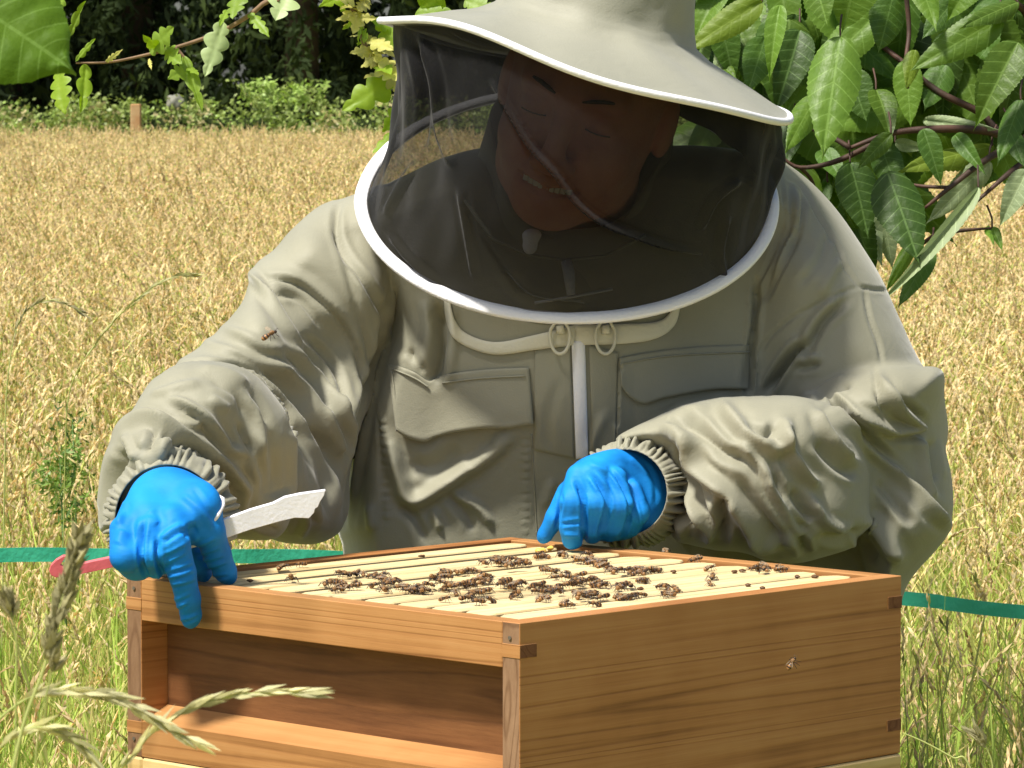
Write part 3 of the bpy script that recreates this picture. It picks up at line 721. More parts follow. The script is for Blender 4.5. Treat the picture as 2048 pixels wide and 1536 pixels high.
# ---- head and body
ta = R(13.2); hx = np.array([math.cos(ta), 0, -math.sin(ta)]); hu = np.array([math.sin(ta), -.035, math.cos(ta)]); hu -= hx*hu.dot(hx); hu /= np.linalg.norm(hu); hy = np.cross(hu, hx)
HB = np.array(W(1171, 137, 3.725)); BR_ = .1955
E0 = np.array(W(1132, 232, 3.615)); fv = np.array([-.27, -.90, -.30]); fv /= np.linalg.norm(fv)
uv = np.array([.34, 0, 1.]); uv -= fv*uv.dot(fv); uv /= np.linalg.norm(uv); rv_ = np.cross(-fv, uv); rv_ /= np.linalg.norm(rv_)
if rv_[0] < 0: rv_ = -rv_
HC = E0-fv*.088; HM = np.stack([rv_, fv, uv], 1)
TB = np.array(W(1150, 640, 3.90)); NB = np.array(W(1140, 480, 3.86))
def head(P):
    L = (P-HC)@HM.astype(np.float32)
    e = lambda c, r: ellipsoid(L, c, r)
    d = e((0, -.008, .035), (.076, .096, .086))
    d = smin(d, e((0, .025, -.03), (.067, .060, .075)), .03)
    d = smin(d, e((0, .036, -.080), (.058, .048, .036)), .03)
    for s in (-1, 1):
        d = smin(d, e((s*.037, .058, -.040), (.025, .023, .025)), .015)
        d = smin(d, capsule(L, (s*.012, .084, .020), (s*.043, .074, .020), .009, .008), .014)
        d = smin(d, e((s*.078, -.005, -.015), (.008, .017, .030)), .006)
        hole = e((s*.031, .094, -.003), (.019, .017, .012)); d = -smin(-d, hole, .010) if False else np.maximum(d, -hole+.0) if False else -smin(-d, hole, .012)
        d = smin(d, e((s*.031, .070, -.003), (.0145, .0125, .011)), .003)
        d = smin(d, e((s*.013, .096, -.046), (.009, .012, .0075)), .006)
    d = smin(d, capsule(L, (0, .083, .012), (0, .105, -.038), .008, .011), .012)
    d = smin(d, e((0, .104, -.042), (.012, .012, .010)), .006)
    d = smin(d, e((0, .080, -.073), (.034, .018, .020)), .015)
    for s in (-1, 1):
        d = smin(d, capsule(L, (0, .0955, -.0625), (s*.028, .082, -.0655), .0045, .003), .004)
        d = smin(d, capsule(L, (0, .0915, -.0845), (s*.026, .082, -.0700), .0055, .003), .005)
        d = smin(d, capsule(L, (s*.022, .083, -.030), (s*.040, .070, -.068), .006, .007), .010)
    m1 = np.minimum(capsule(L, (0, .098, -.0735), (.028, .087, -.0670), .0056, .0024), capsule(L, (0, .098, -.0735), (-.028, .087, -.0670), .0056, .0024))
    d = -smin(-d, m1, .003)
    d = smin(d, e((0, .070, -.100), (.027, .020, .018)), .022)
    H3 = P-HB.astype(np.float32); hh = H3@hu.astype(np.float32); hr = np.sqrt((H3@hx.astype(np.float32))**2+(H3@hy.astype(np.float32))**2)
    d = np.maximum(d, (hr-np.interp(hh, [-.03, .0, .02, .05, .13, .16], [.17, .14, .085, .078, .070, .0]))*.7)
    d = smin(d, capsule(P, HC-uv*.06-fv*.02, NB, .058, .060), .035)
    d = smin(d, ellipsoid(P, TB+np.array([0, .02, -.02]), (.17, .09, .17)), .05)
    d = smin(d, ellipsoid(P, TB+np.array([0, .02, -.27]), (.15, .09, .16)), .06)
    return d
c0 = HC
person, V, Q = surf('person', head, (c0[0]-.22, c0[1]-.16, .45), (c0[0]+.22, c0[1]+.34, c0[2]+.15), .0026, skin, rlx=1,
    label='beekeeper in khaki bee suit, veiled hat and blue gloves leaning over the open hive', cat='person')
def part(name, me, parent=None, **k): return obj(name, me, parent or person, **k)
# teeth, hair
tm = plain('teeth', (.75, .70, .60), .3, .5)
tl = []
for i in range(-4, 5):
    x = i*.0052; y = .0905-.25*x*x*18; 
    c = HC+HM@np.array([x, y, -.0700+.12*abs(x)]); V1, F1 = box_data(-.0025, .0025, -.002, .002, -.0045, .0045, .0008)
    tl.append(([tuple(c+HM@np.array(v)) for v in V1], F1))
V, Fc = join(tl); part('teeth', mesh('teeth', V, Fc, tm, smooth=False))
def hair(P):
    L = (P-HC)@HM.astype(np.float32); d = ellipsoid(L, (0, -.016, .040), (.084, .099, .088))
    d = d+.0022*np.sin(L[:, 0]*420+L[:, 2]*90)*np.sin(L[:, 1]*300)
    cut = .028-L[:, 2]+np.clip(L[:, 1], -.2, .06)*.55; return np.maximum(np.maximum(d, cut*.8), L[:, 1]-.064)
hair0 = hair
def hair(P):
    H3 = P-HB.astype(np.float32); hh = H3@hu.astype(np.float32); hr = np.sqrt((H3@hx.astype(np.float32))**2+(H3@hy.astype(np.float32))**2)
    return np.maximum(hair0(P), (hr-np.interp(hh, [-.03, .0, .02, .05, .13, .16], [.17, .14, .086, .080, .072, .0]))*.7)
surf('hair', hair, c0-.13, c0+.15, .003, hairm, person)
for s in (-1, 1):
    pts = [HC+HM@np.array([s*(.013+.0085*k), .0985-.0018*k-.0011*k*k, .0215+.0035*math.sin(k*.75)]) for k in range(5)]
    tube('eyebrow', pts, [.001, .0022, .0022, .0016, .0008], hairm, person, 6)
    tube('eyelashes', [HC+HM@np.array([s*(.019+.006*k), .0815+.0010*math.sin(k*.8), -.0085-.0012*math.sin(k*.8)]) for k in range(5)], .0007, hairm, person, 5)
# ---- jacket
torso = Puff([(720, 1750), (690, 1300), (688, 1110), (676, 1060), (684, 980), (700, 860), (735, 740), (765, 640), (735, 560), (700, 480), (690, 425), (740, 384), (820, 345), (900, 312), (980, 296), (1100, 290), (1300, 290), (1450, 296), (1540, 314), (1620, 368), (1700, 470), (1760, 560), (1790, 700), (1825, 900), (1842, 1050), (1816, 1165), (1740, 1300), (1700, 1750)],
    lin((1150, 1100, 3.875), (1150, 700, 3.835), (1150, 520, 3.85), (1150, 330, 3.92), (700, 420, 3.87), (1600, 420, 3.89), (700, 1100, 3.87), (1150, 1700, 3.98), (1750, 1100, 3.90)), .135, 80)
backT = Puff([(760, 1700), (735, 1300), (730, 1000), (740, 700), (900, 500), (1400, 500), (1700, 800), (1720, 1300), (1700, 1700)], 3.99, .075, 90)
upL = Puff([(775, 372), (690, 394), (640, 411), (590, 451), (545, 500), (508, 534), (484, 600), (455, 642), (400, 690), (345, 733), (330, 820), (400, 950), (520, 1066), (600, 1086), (655, 1078), (692, 1040), (704, 960), (722, 870), (752, 760), (784, 640), (790, 480)],
    lin((700, 430, 3.83), (620, 560, 3.78), (500, 700, 3.68), (420, 800, 3.60), (560, 950, 3.62), (700, 700, 3.80), (690, 900, 3.74)), .085, 75)
foL = Puff([(330, 742), (372, 732), (430, 732), (480, 742), (520, 768), (556, 815), (578, 860), (587, 930), (588, 1000), (570, 1060), (540, 1080), (495, 1082), (450, 1076), (380, 1060), (300, 1062), (240, 1066), (205, 1068), (196, 1040), (203, 975), (214, 905), (232, 850), (268, 812), (298, 766)],
    lin((430, 748, 3.475), (535, 800, 3.495), (500, 850, 3.50), (545, 1000, 3.53), (400, 820, 3.46), (300, 920, 3.42), (230, 1000, 3.44)), .080, 110)
upR = Puff([(1495, 300), (1545, 314), (1620, 369), (1700, 470), (1765, 570), (1800, 640), (1845, 732), (1880, 760), (1882, 900), (1700, 900), (1560, 860), (1512, 780), (1502, 700), (1505, 560), (1508, 430)],
    lin((1560, 400, 3.87), (1600, 600, 3.82), (1700, 760, 3.80), (1850, 850, 3.80), (1540, 750, 3.82)), .098, 120)
elR = Puff([(1600, 800), (1640, 776), (1690, 752), (1750, 735), (1830, 733), (1888, 745), (1882, 850), (1900, 950), (1904, 1050), (1862, 1110), (1818, 1166), (1790, 1230), (1745, 1180), (1715, 1080), (1640, 960)],
    lin((1700, 800, 3.72), (1850, 900, 3.77), (1800, 1100, 3.74)), .088, 95)
foR = Puff([(1232, 882), (1262, 856), (1300, 836), (1360, 812), (1420, 799), (1500, 793), (1590, 793), (1640, 806), (1690, 842), (1722, 895), (1738, 960), (1738, 1040), (1718, 1086), (1660, 1112), (1590, 1128), (1530, 1120), (1480, 1104), (1430, 1100), (1385, 1092), (1345, 1078), (1338, 1030), (1348, 980), (1335, 930), (1290, 892)],
    lin((1350, 900, 3.64), (1500, 950, 3.625), (1700, 950, 3.66)), .082, 105)
def jac(P):
    pp = proj(P)
    d = smin(smin(torso(P, pp), backT(P, pp), .004), upL(P, pp), .005); d = smin(d, upR(P, pp), .014)
    a = smin(d, foL(P, pp), .006); a = smin(a, elR(P, pp), .008); a = smin(a, foR(P, pp), .006)
    # opening for the neck, inside the ring
    hole = capsule(P, NB+np.array([-.005, -.05, .005]), NB+np.array([-.005, -.12, .17]), .060, .085)
    a = -smin(-a, hole, .012)
    return a
J = []
A = lambda k, w_, a_, *p: J.append((k, w_, a_, list(p)))
A('G', 8, 6, (682, 398), (672, 432), (677, 479), (699, 522), (736, 572), (761, 619), (777, 660))
A('G', 8, 3, (661, 454), (696, 547), (717, 626), (736, 704), (742, 782), (738, 860))
A('R', 10, 9, (496, 540), (524, 572), (555, 616), (586, 666), (617, 713)); A('G', 9, 5, (512, 548), (545, 590), (575, 640), (605, 690), (625, 735))
A('G', 6, 5, (524, 554), (555, 557), (602, 572), (642, 604), (680, 641), (705, 688), (720, 735), (730, 797), (728, 850))
A('R', 12, 3, (560, 545), (610, 562), (655, 600), (700, 655), (725, 715))
A('G', 7, 3.5, (549, 585), (596, 597), (627, 629), (646, 657)); A('G', 8, 5, (611, 672), (649, 707), (674, 744), (692, 797), (696, 840))
A('R', 9, 6.5, (577, 688), (596, 713), (624, 744), (649, 776), (680, 813), (694, 850)); A('G', 8, 5.5, (571, 704), (602, 735), (640, 775), (662, 820))
A('R', 10, 3.5, (396, 672), (430, 691), (477, 707), (524, 729), (599, 741)); A('R', 9, 3, (436, 651), (492, 672), (524, 691), (560, 700))
A('G', 12, 9, (511, 729), (555, 760), (592, 797), (617, 838), (650, 900), (670, 960)); A('R', 8, 5, (545, 725), (600, 770), (640, 820), (668, 880))
A('G', 13, 8, (570, 846), (605, 876), (637, 928), (655, 978), (660, 1040)); A('R', 9, 6, (614, 876), (643, 923), (663, 964), (672, 1020)); A('G', 8, 7, (631, 858), (660, 899), (678, 949), (684, 993))
A('R', 8, 7, (646, 817), (672, 864), (681, 905)); A('R', 8, 6, (678, 788), (696, 832), (699, 876), (692, 930)); A('G', 9, 5, (560, 790), (590, 850), (612, 905), (625, 970))
A('R', 8, 4, (600, 1000), (612, 1040), (600, 1075)); A('G', 8, 4, (620, 1010), (632, 1050))
# forearm, left
A('S', 8, 8, (318, 752), (350, 737), (405, 732), (461, 739), (508, 760), (545, 800), (570, 850), (583, 905), (586, 980)); A('G', 5, 7, (352, 727), (405, 722), (464, 729), (515, 750), (555, 792), (582, 846), (595, 903))
A('R', 11, 9, (230, 864), (253, 844), (297, 835), (309, 841), (344, 861), (385, 879), (429, 911), (461, 943), (485, 970), (488, 993), (482, 1031))
A('G', 13, 8, (321, 861), (356, 880), (391, 893), (420, 919)); A('G', 12, 6, (425, 930), (450, 960), (462, 1000)); A('R', 9, 3.5, (306, 838), (341, 847), (385, 849), (411, 844))
A('R', 9, 6, (338, 794), (379, 814), (414, 835), (444, 876), (461, 899), (499, 908)); A('G', 9, 4, (350, 812), (385, 828), (410, 855), (432, 890))
A('G', 9, 6, (476, 846), (491, 876), (514, 911), (517, 949)); A('R', 11, 5, (491, 788), (511, 832), (520, 876), (517, 905), (508, 964), (514, 1008)); A('G', 9, 4, (496, 785), (515, 815), (530, 850))
A('R', 9, 5, (581, 852), (581, 905), (584, 975), (560, 996), (532, 1005)); A('R', 9, 3, (420, 797), (458, 820)); A('G', 10, 3, (540, 860), (548, 920), (545, 980))
A('G', 7, 6, (441, 949), (450, 978), (444, 993)); A('R', 7, 5, (250, 873), (265, 902), (277, 917)); A('G', 9, 6, (308, 858), (304, 880), (290, 905)); A('G', 9, 7, (243, 905), (247, 923)); A('R', 8, 6, (344, 876), (326, 893), (321, 917))
A('G', 15, 14, (250, 898), (236, 949), (226, 993), (222, 1022)); A('R', 8, 4, (400, 745), (450, 752), (490, 772)); A('G', 8, 3, (420, 765), (470, 790), (485, 830)); A('R', 8, 3, (300, 790), (350, 776), (400, 770))
A('G', 8, 4, (500, 1020), (520, 1050), (560, 1060)); A('R', 8, 4, (455, 1010), (468, 1050)); 
# torso
A('R', 6, 6, (788, 565), (780, 615), (769, 706), (748, 779), (729, 870), (712, 960), (698, 1052)); A('G', 10, 9, (776, 600), (760, 706), (738, 779), (718, 870), (700, 960), (686, 1052))
A('G', 13, 11, (879, 607), (886, 669), (879, 735), (868, 764)); A('R', 13, 6, (850, 600), (857, 669), (838, 742)); A('S', 7, 4, (894, 760), (894, 688), (894, 607)); A('G', 9, 4, (815, 700), (835, 720), (850, 745))
A('R', 15, 10, (1025, 866), (988, 896), (937, 936), (879, 976), (835, 1001), (813, 994), (799, 961), (784, 906), (780, 877)); A('G', 18, 6, (915, 888), (886, 925), (850, 936), (820, 925))
A('G', 12, 4, (990, 881), (965, 905), (930, 925)); A('G', 10, 5, (893, 987), (934, 1034), (944, 1060)); A('R', 9, 5, (866, 1020), (880, 1060)); A('R', 8, 5, (905, 990), (950, 1010), (985, 1050)); A('G', 10, 5, (800, 1010), (830, 1040), (850, 1080)); A('R', 10, 4, (740, 1010), (745, 1060))
A('G', 3, 2, (1061, 863), (1066, 960), (1072, 1075)); A('G', 8, 4, (1120, 760), (1095, 840), (1100, 900)); A('R', 9, 4, (1212, 826), (1190, 870), (1181, 905)); A('S', 7, 4, (1229, 895), (1236, 800), (1240, 713)); A('R', 8, 3, (1105, 960), (1090, 1010))
for i in range(13):
    y = 868+i*16+RNG.uniform(-3, 3); A('R', 4, 1.6, (1046, y), (1058, y+3)); A('R', 4, 1.6, (758+i*.8, y-30), (772+i*.8, y-26)); A('G', 4, 2.0, (756+i*.8, y-22), (770+i*.8, y-19))
    A('R', 4, 1.0, (1140, 720+i*15), (1148, 722+i*15)); 
A('G', 3, 1.6, (752, 815), (758, 900), (768, 1088))
# right
A('G', 7, 11, (1513, 560), (1509, 641), (1501, 721), (1497, 790))
A('G', 5, 4, (1565, 365), (1570, 432), (1555, 483), (1518, 568)); A('G', 6, 4, (1579, 365), (1582, 449), (1565, 490), (1535, 568), (1514, 618)); A('G', 6, 4.5, (1606, 382), (1602, 442), (1586, 490), (1555, 551), (1531, 602))
A('R', 8, 2.5, (1592, 372), (1593, 440), (1576, 490), (1545, 560)); A('G', 4, 2.8, (1575, 354), (1606, 375), (1630, 426), (1674, 497), (1687, 530), (1718, 573)); A('G', 4, 3.2, (1718, 573), (1677, 588), (1630, 612), (1586, 635), (1542, 673), (1508, 720)); A('G', 4, 2.4, (1718, 573), (1745, 579), (1772, 581))
A('G', 5, 2.5, (1728, 578), (1738, 639), (1755, 686), (1762, 727)); A('G', 10, 7, (1694, 598), (1650, 639), (1626, 679), (1606, 717)); A('R', 10, 4, (1672, 600), (1630, 640), (1605, 685)); A('G', 9, 16, (1609, 686), (1586, 707), (1558, 744), (1535, 785)); A('G', 8, 5, (1640, 727), (1592, 737)); A('R', 8, 5, (1640, 716), (1600, 722))
A('G', 9, 12, (1697, 767), (1660, 784), (1633, 800)); A('G', 10, 3, (1655, 470), (1640, 520), (1600, 570)); A('R', 10, 3, (1680, 520), (1655, 560), (1640, 590))
A('G', 5, 5, (1748, 737), (1753, 770), (1760, 800), (1777, 834))
A('R', 13, 12, (1321, 851), (1369, 879), (1382, 903), (1402, 943), (1450, 988), (1491, 1044), (1531, 1113)); A('G', 10, 8, (1362, 885), (1375, 940), (1395, 1000), (1420, 1050)); A('G', 11, 13, (1450, 992), (1442, 1020), (1450, 1050), (1440, 1085))
A('R', 14, 8, (1442, 802), (1462, 834), (1507, 875), (1555, 899), (1571, 863), (1563, 838)); A('G', 14, 8, (1345, 830), (1394, 855), (1442, 903), (1499, 923), (1523, 947)); A('R', 10, 4, (1330, 840), (1360, 828), (1420, 812)); A('G', 10, 7, (1490, 850), (1530, 870), (1548, 850))
A('R', 11, 8.5, (1482, 883), (1499, 911), (1535, 947), (1547, 976), (1575, 1016), (1604, 1056)); A('G', 9, 10, (1539, 931), (1563, 988), (1591, 1036), (1616, 1064)); A('G', 12, 8, (1480, 960), (1510, 1010), (1545, 1060), (1570, 1100))
A('R', 11, 8.5, (1563, 863), (1583, 907), (1608, 947), (1636, 972)); A('G', 13, 8, (1587, 980), (1608, 1016), (1628, 1044)); A('R', 9, 7, (1628, 822), (1648, 859), (1676, 895), (1704, 919)); A('G', 12, 8, (1636, 883), (1656, 911), (1684, 935), (1717, 947))
A('R', 9, 6, (1620, 790), (1656, 810), (1680, 842), (1721, 875)); A('R', 10, 6, (1620, 1000), (1650, 1040), (1690, 1060)); A('G', 10, 6, (1640, 1075), (1690, 1080), (1720, 1060)); A('G', 10, 7, (1600, 1075), (1612, 1110))
A('G', 10, 15, (1656, 806), (1684, 818), (1704, 842), (1745, 883), (1785, 931)); A('R', 11, 10, (1757, 754), (1785, 802), (1830, 851), (1785, 859), (1737, 838), (1684, 818)); A('G', 10, 6, (1790, 870), (1850, 870)); A('G', 9, 6, (1800, 800), (1845, 840))
A('R', 10, 10, (1737, 883), (1785, 939), (1830, 984), (1862, 1020), (1902, 1056)); A('G', 13, 7, (1760, 960), (1790, 1000), (1830, 1050)); A('R', 17, 10, (1733, 1036), (1765, 1068), (1797, 1125)); A('G', 10, 8, (1720, 1075), (1745, 1120)); A('R', 9, 5, (1835, 870), (1850, 950), (1870, 1000)); A('G', 10, 5, (1860, 880), (1870, 960))
A('R', 9, 7, (1374, 964), (1394, 1028), (1418, 1064), (1410, 1085)); A('G', 9, 8, (1360, 1010), (1385, 1060)); A('R', 8, 5, (1352, 1030), (1366, 1080)); A('R', 12, 5, (1500, 1060), (1530, 1090), (1590, 1080))
ax_ = np.array([1., .2, .35])
def wrinkle(V, Q):
    Nn = vnormals(V, Q)
    d = np.zeros(len(V)); X = V*1.0
    for fr, am in ((23, .0009), (47, .0007), (85, .0004)):
        w1 = np.sin(X[:, 0]*fr+1.7*np.sin(X[:, 2]*fr*.7+X[:, 1]*9)+X[:, 2]*fr*.45)
        d += am*(w1*np.sin(X[:, 2]*fr*.6+X[:, 0]*fr*.35+2*np.sin(X[:, 1]*12)))
    return V+Nn*d[:, None]
V, Q = polygonize(jac, (-.42, 3.28, .50), (.46, 4.10, 1.235), .0027)
a = V[Q[:, 0]]; b_ = V[Q[:, 1]]; c_ = V[Q[:, 2]]
if np.einsum('ij,ij->i', a-V.mean(0), np.cross(b_-a, c_-a)).sum() < 0: Q = Q[:, ::-1].copy()
V = relax(V, Q, 1)
# folds on each part only: forearm folds stay off the body behind them
def biggest(V, Q):
    lab = np.arange(len(V))
    for _ in range(400):
        m_ = lab[Q].min(1); new = lab.copy()
        for k in range(4): np.minimum.at(new, Q[:, k], m_)
        new = new[new]
        if (new == lab).all(): break
        lab = new
    u, c = np.unique(lab, return_counts=True); keep = lab == u[c.argmax()]
    idx = np.cumsum(keep)-1; Q = Q[keep[Q[:, 0]]]; return V[keep], idx[Q].astype(np.int32)
V, Q = biggest(V, Q)
J = [(k_, w_*.85, a_, p_) for k_, w_, a_, p_ in J]
V, _ = strokes(V, Q, J, None, 1.2); V = relax(V, Q, 1, .45); V = wrinkle(V, Q)
jacket = part('jacket', mesh('jacket', V, Q, cloth), label='khaki cotton bee jacket with flap pockets and gathered cuffs')
bvh = BVHTree.FromPolygons([tuple(v) for v in V], [tuple(q) for q in Q.tolist()])
CO = Vector((0, 0, CAMZ))
def hit(px, py, off=0, fallback=3.7):
    d = (W(px, py, 3)-CO).normalized(); r = bvh.ray_cast(CO, d)
    p = r[0] if r[0] is not None else W(px, py, fallback)
    return p-d*off
def patch(name, top, bot, nu, nv, off, mat, parent, thick=.0015, fb=3.72, smooth_y=0, **k):
    """cloth piece lying on the jacket between a top and a bottom edge (drawn as curves)"""
    T = smoothpoly(top, 8); B = smoothpoly(bot, 8)
    def at(C, s): u = s*(len(C)-1); i = min(int(u), len(C)-2); f = u-i; return C[i]*(1-f)+C[i+1]*f
    G = np.zeros((nu+1, nv+1, 3))
    for i in range(nu+1):
        for j in range(nv+1):
            q = at(T, i/nu)*(1-j/nv)+at(B, i/nu)*(j/nv); e_ = min(i, nu-i, j, nv-j); o2 = off(i/nu, j/nv) if callable(off) else off
            G[i, j] = hit(q[0], q[1], o2*(.8 if e_ == 0 else 1), fb)
    if smooth_y:
        for _ in range(smooth_y):
            Gp = G.copy(); Gp[1:-1, 1:-1] = (G[:-2, 1:-1]+G[2:, 1:-1]+G[1:-1, :-2]+G[1:-1, 2:]+G[1:-1, 1:-1]*2)/6; G = Gp
    D = (G-np.array(CO)); D /= np.linalg.norm(D, axis=2)[..., None]
    Vv = np.concatenate([G.reshape(-1, 3), (G+D*thick).reshape(-1, 3)]); n_ = (nu+1)*(nv+1); I = np.arange(n_).reshape(nu+1, nv+1); Fc = []
    for i in range(nu):
        for j in range(nv):
            Fc.append((I[i, j], I[i, j+1], I[i+1, j+1], I[i+1, j])); Fc.append(tuple(x+n_ for x in (I[i, j], I[i+1, j], I[i+1, j+1], I[i, j+1])))
    rim = [I[i, 0] for i in range(nu)]+[I[nu, j] for j in range(nv)]+[I[i, nv] for i in range(nu, 0, -1)]+[I[0, j] for j in range(nv, 0, -1)]
    for a in range(len(rim)): b = rim[(a+1) % len(rim)]; Fc.append((rim[a], b, b+n_, rim[a]+n_))
    return obj(name, fixn(mesh(name, Vv, Fc, mat)), parent, **k)
# pocket flap, left: hangs a little away from the chest at its lower edge
def foff(u, v): return .0035+.007*v**2+.003*math.sin(u*9+1)*v
patch('pocket_flap', [(775, 728), (800, 733), (830, 745), (858, 762), (880, 752), (925, 744), (985, 738), (1058, 735)], [(792, 862), (815, 876), (848, 884), (872, 874), (905, 866), (960, 858), (1010, 857), (1067, 849)], 52, 26, foff, cloth, jacket, thick=.002)
patch('pocket_flap', [(1238, 716), (1290, 706), (1350, 698), (1420, 692), (1499, 690)], [(1243, 772), (1258, 792), (1288, 808), (1330, 796), (1420, 780), (1496, 778)], 36, 22, lambda u, v: .003+.004*v, cloth, jacket, thick=.002)
def seam(pts, r=.0007, off=.0004, mat=cloth, parent=None, name='seam'):
    P = smoothpoly(pts, 8); tube(name, [hit(x, y, off) for x, y in P], r, mat, parent or jacket, 5)
seam([(786, 738), (830, 757), (856, 774)], .0010, .005); seam([(884, 766), (960, 757), (1050, 752)], .0008, .0048)
seam([(783, 742), (790, 790), (800, 850)], .0008, .006)
seam([(1242, 728), (1340, 712), (1499, 704)], .0008, .0045)
seam([(1063, 868), (1068, 960), (1074, 1072)], .0008, .0006)
# zip and its covers
patch('zip', [(1143, 682), (1170, 682)], [(1152, 918), (1177, 916)], 6, 40, lambda u, v: .004+.002*math.sin(u*math.pi), white, jacket, thick=.003, smooth_y=3)
patch('zip_placket', [(1178, 690), (1236, 705)], [(1186, 915), (1230, 905)], 12, 34, .0026, cloth, jacket, thick=.0015, smooth_y=2)
patch('zip_placket', [(1070, 700), (1140, 690)], [(1068, 900), (1148, 918)], 12, 34, .0022, cloth, jacket, thick=.0015, smooth_y=2)
# cream zip band below the ring
RC = np.array(W(1133, 402, 3.725)); RX = np.array([.1915, 0, 0]); RB = np.array(W(1133, 182, 3.955))-RC; RFr = np.array(W(1147, 636, 3.640))-RC
patch('zip_band', [(900, 600), (910, 640), (935, 668), (990, 684), (1060, 672), (1150, 650)], [(888, 602), (893, 645), (915, 683), (985, 709), (1070, 700), (1150, 690)], 40, 5, .005, cream, jacket, thick=.003, smooth_y=1)
patch('zip_band', [(1150, 650), (1240, 648), (1310, 644), (1338, 628), (1348, 600)], [(1150, 690), (1240, 688), (1310, 678), (1350, 650), (1362, 604)], 34, 5, .005, cream, jacket, thick=.003, smooth_y=1)
for cx in (1120, 1211):
    pts = [np.array(hit(cx+20*math.sin(t)*(.8 if abs(t) > 2 else 1), 672+36*-math.cos(t)*(-1), .010)) for t in np.linspace(-2.75, 2.75, 22)]
    tube('zip_pull_loop', pts, .0016, cream, jacket, 6)
    V1, F1 = tube_data([hit(cx, 652, .008), hit(cx+2, 668, .008)], .004, 8); part('zip_slider', mesh('zip_slider', V1, F1, cream), jacket)
# collar inside the veil
def loft(name, rows, mat, parent, closed=True, thick=0, **k):
    n_ = len(rows[0]); V = [tuple(p) for r_ in rows for p in r_]; Fc = []
    for i in range(len(rows)-1):
        for j in range(n_ if closed else n_-1): j2 = (j+1) % n_; Fc.append((i*n_+j, i*n_+j2, (i+1)*n_+j2, (i+1)*n_+j))
    me = mesh(name, V, Fc, mat); o = obj(name, me, parent, **k)
    if thick: md = o.modifiers.new('thickness', 'SOLIDIFY'); md.thickness = thick; md.offset = 0
    return o
cc = np.array(W(1112, 505, 3.79)); rows = []
for s in range(9):
    t = s/8; row = []
    for j in range(72):
        a = 2*math.pi*j/72; fr = -math.sin(a)
        up = (.075+.060*(1-fr)/2*1.2)*t-.01+.03*(1-fr)/2
        rr = 1+.07*math.sin(3*a+1)*t+.05*math.sin(7*a)*t*(1-t)
        row.append(cc+np.array([math.cos(a)*(.098-.012*t)*rr+.02*t, math.sin(a)*(.085-.010*t)*rr+.01*t, up-(.055*max(0, fr)**2)]))
    rows.append(row)
loft('collar', rows, cloth, jacket, thick=.0025)
tube('collar_zip', [W(1132, 522, 3.685), W(1138, 545, 3.682), W(1142, 590, 3.678)], [.005, .0055, .004], greyz, jacket, 8)
tube('collar_seam', [W(930, 400, 3.72), W(985, 478, 3.70), W(1050, 508, 3.692), W(1130, 520, 3.688), W(1210, 512, 3.69), W(1290, 470, 3.705)], .0018, cloth, jacket, 6)
V1, F1 = polygonize(lambda P: smin(ellipsoid(P, W(1064, 470, 3.675), (.009, .006, .006)), ellipsoid(P, W(1060, 492, 3.675), (.007, .005, .008)), .006), np.array(W(1064, 480, 3.675))-.025, np.array(W(1064, 480, 3.675))+.025, .0018, 2)
part('toggle', mesh('toggle', V1, F1, white), jacket)
tube('inner_tape', [W(1070, 606, 3.69), W(1130, 596, 3.682), W(1225, 578, 3.685)], .0016, greyz, jacket, 6)
tube('shoulder_tab', [W(795, 400, 3.78), W(820, 408, 3.765), W(850, 395, 3.76), W(890, 386, 3.765)], .0035, cloth, jacket, 8)
# ---- ring (white zip tape) and veil
def ringpt(a, s=1.0):
    c, q = math.cos(a), math.sin(a)
    return RC+RX*c*s+(RB*q if q > 0 else RFr*(-q))*s
def ringtape():
    n_ = 160; V = []; Fc = []
    for i in range(n_):
        a = 2*math.pi*i/n_; p = ringpt(a); t = ringpt(a+.01)-p; t /= np.linalg.norm(t); out = (p-RC); out -= t*out.dot(t); out /= np.linalg.norm(out); nn = np.cross(t, out)
        w_ = .0064*(1+.05*math.sin(5*a))
        for cc_, ss in ((-1, 0), (-.8, .5), (.2, .62), (.9, .42), (1, 0), (.8, -.4), (-.8, -.4)): V.append(p+out*w_*cc_+nn*w_*ss*(1+.06*math.sin(29*a)))
    for i in range(n_):
        for k in range(7): Fc.append((i*7+k, i*7+(k+1) % 7, ((i+1) % n_)*7+(k+1) % 7, ((i+1) % n_)*7+k))
    return V, Fc
V, Fc = ringtape(); part('veil_ring', fixn(mesh('veil_ring', V, Fc, white)), label='white zip tape ring joining the veil to the jacket')
def brimz(a, r): return (.011*math.exp(-((math.atan2(math.sin(a-4.05), math.cos(a-4.05)))/.55)**2)+.004*math.sin(2*a+.4)+.002*math.sin(5*a))*(r/BR_)**3
veilm = bpy.data.materials.new('black_net'); veilm.use_nodes = True; n = veilm.node_tree; b = n.nodes['Principled BSDF']; o_ = n.nodes['Material Output']
b.inputs['Base Color'].default_value = (.0025, .0024, .0028, 1); b.inputs['Roughness'].default_value = .75; b.inputs['Specular IOR Level'].default_value = .15; b.inputs['Sheen Weight'].default_value = .10
tr = N(n, 'ShaderNodeBsdfTransparent'); lw = N(n, 'ShaderNodeLayerWeight', i_Blend=.35); mr = N(n, 'ShaderNodeMapRange', i_1=0, i_2=1, i_3=.74, i_4=.985)
tc = N(n, 'ShaderNodeTexCoord'); nz = N(n, 'ShaderNodeTexNoise', i_Scale=9.0, i_Detail=4.0); n.links.new(tc.outputs['Object'], nz.inputs[0]); m2 = N(n, 'ShaderNodeMath', operation='MULTIPLY_ADD', i_1=.16, i_2=-.08); n.links.new(nz.outputs[0], m2.inputs[0])
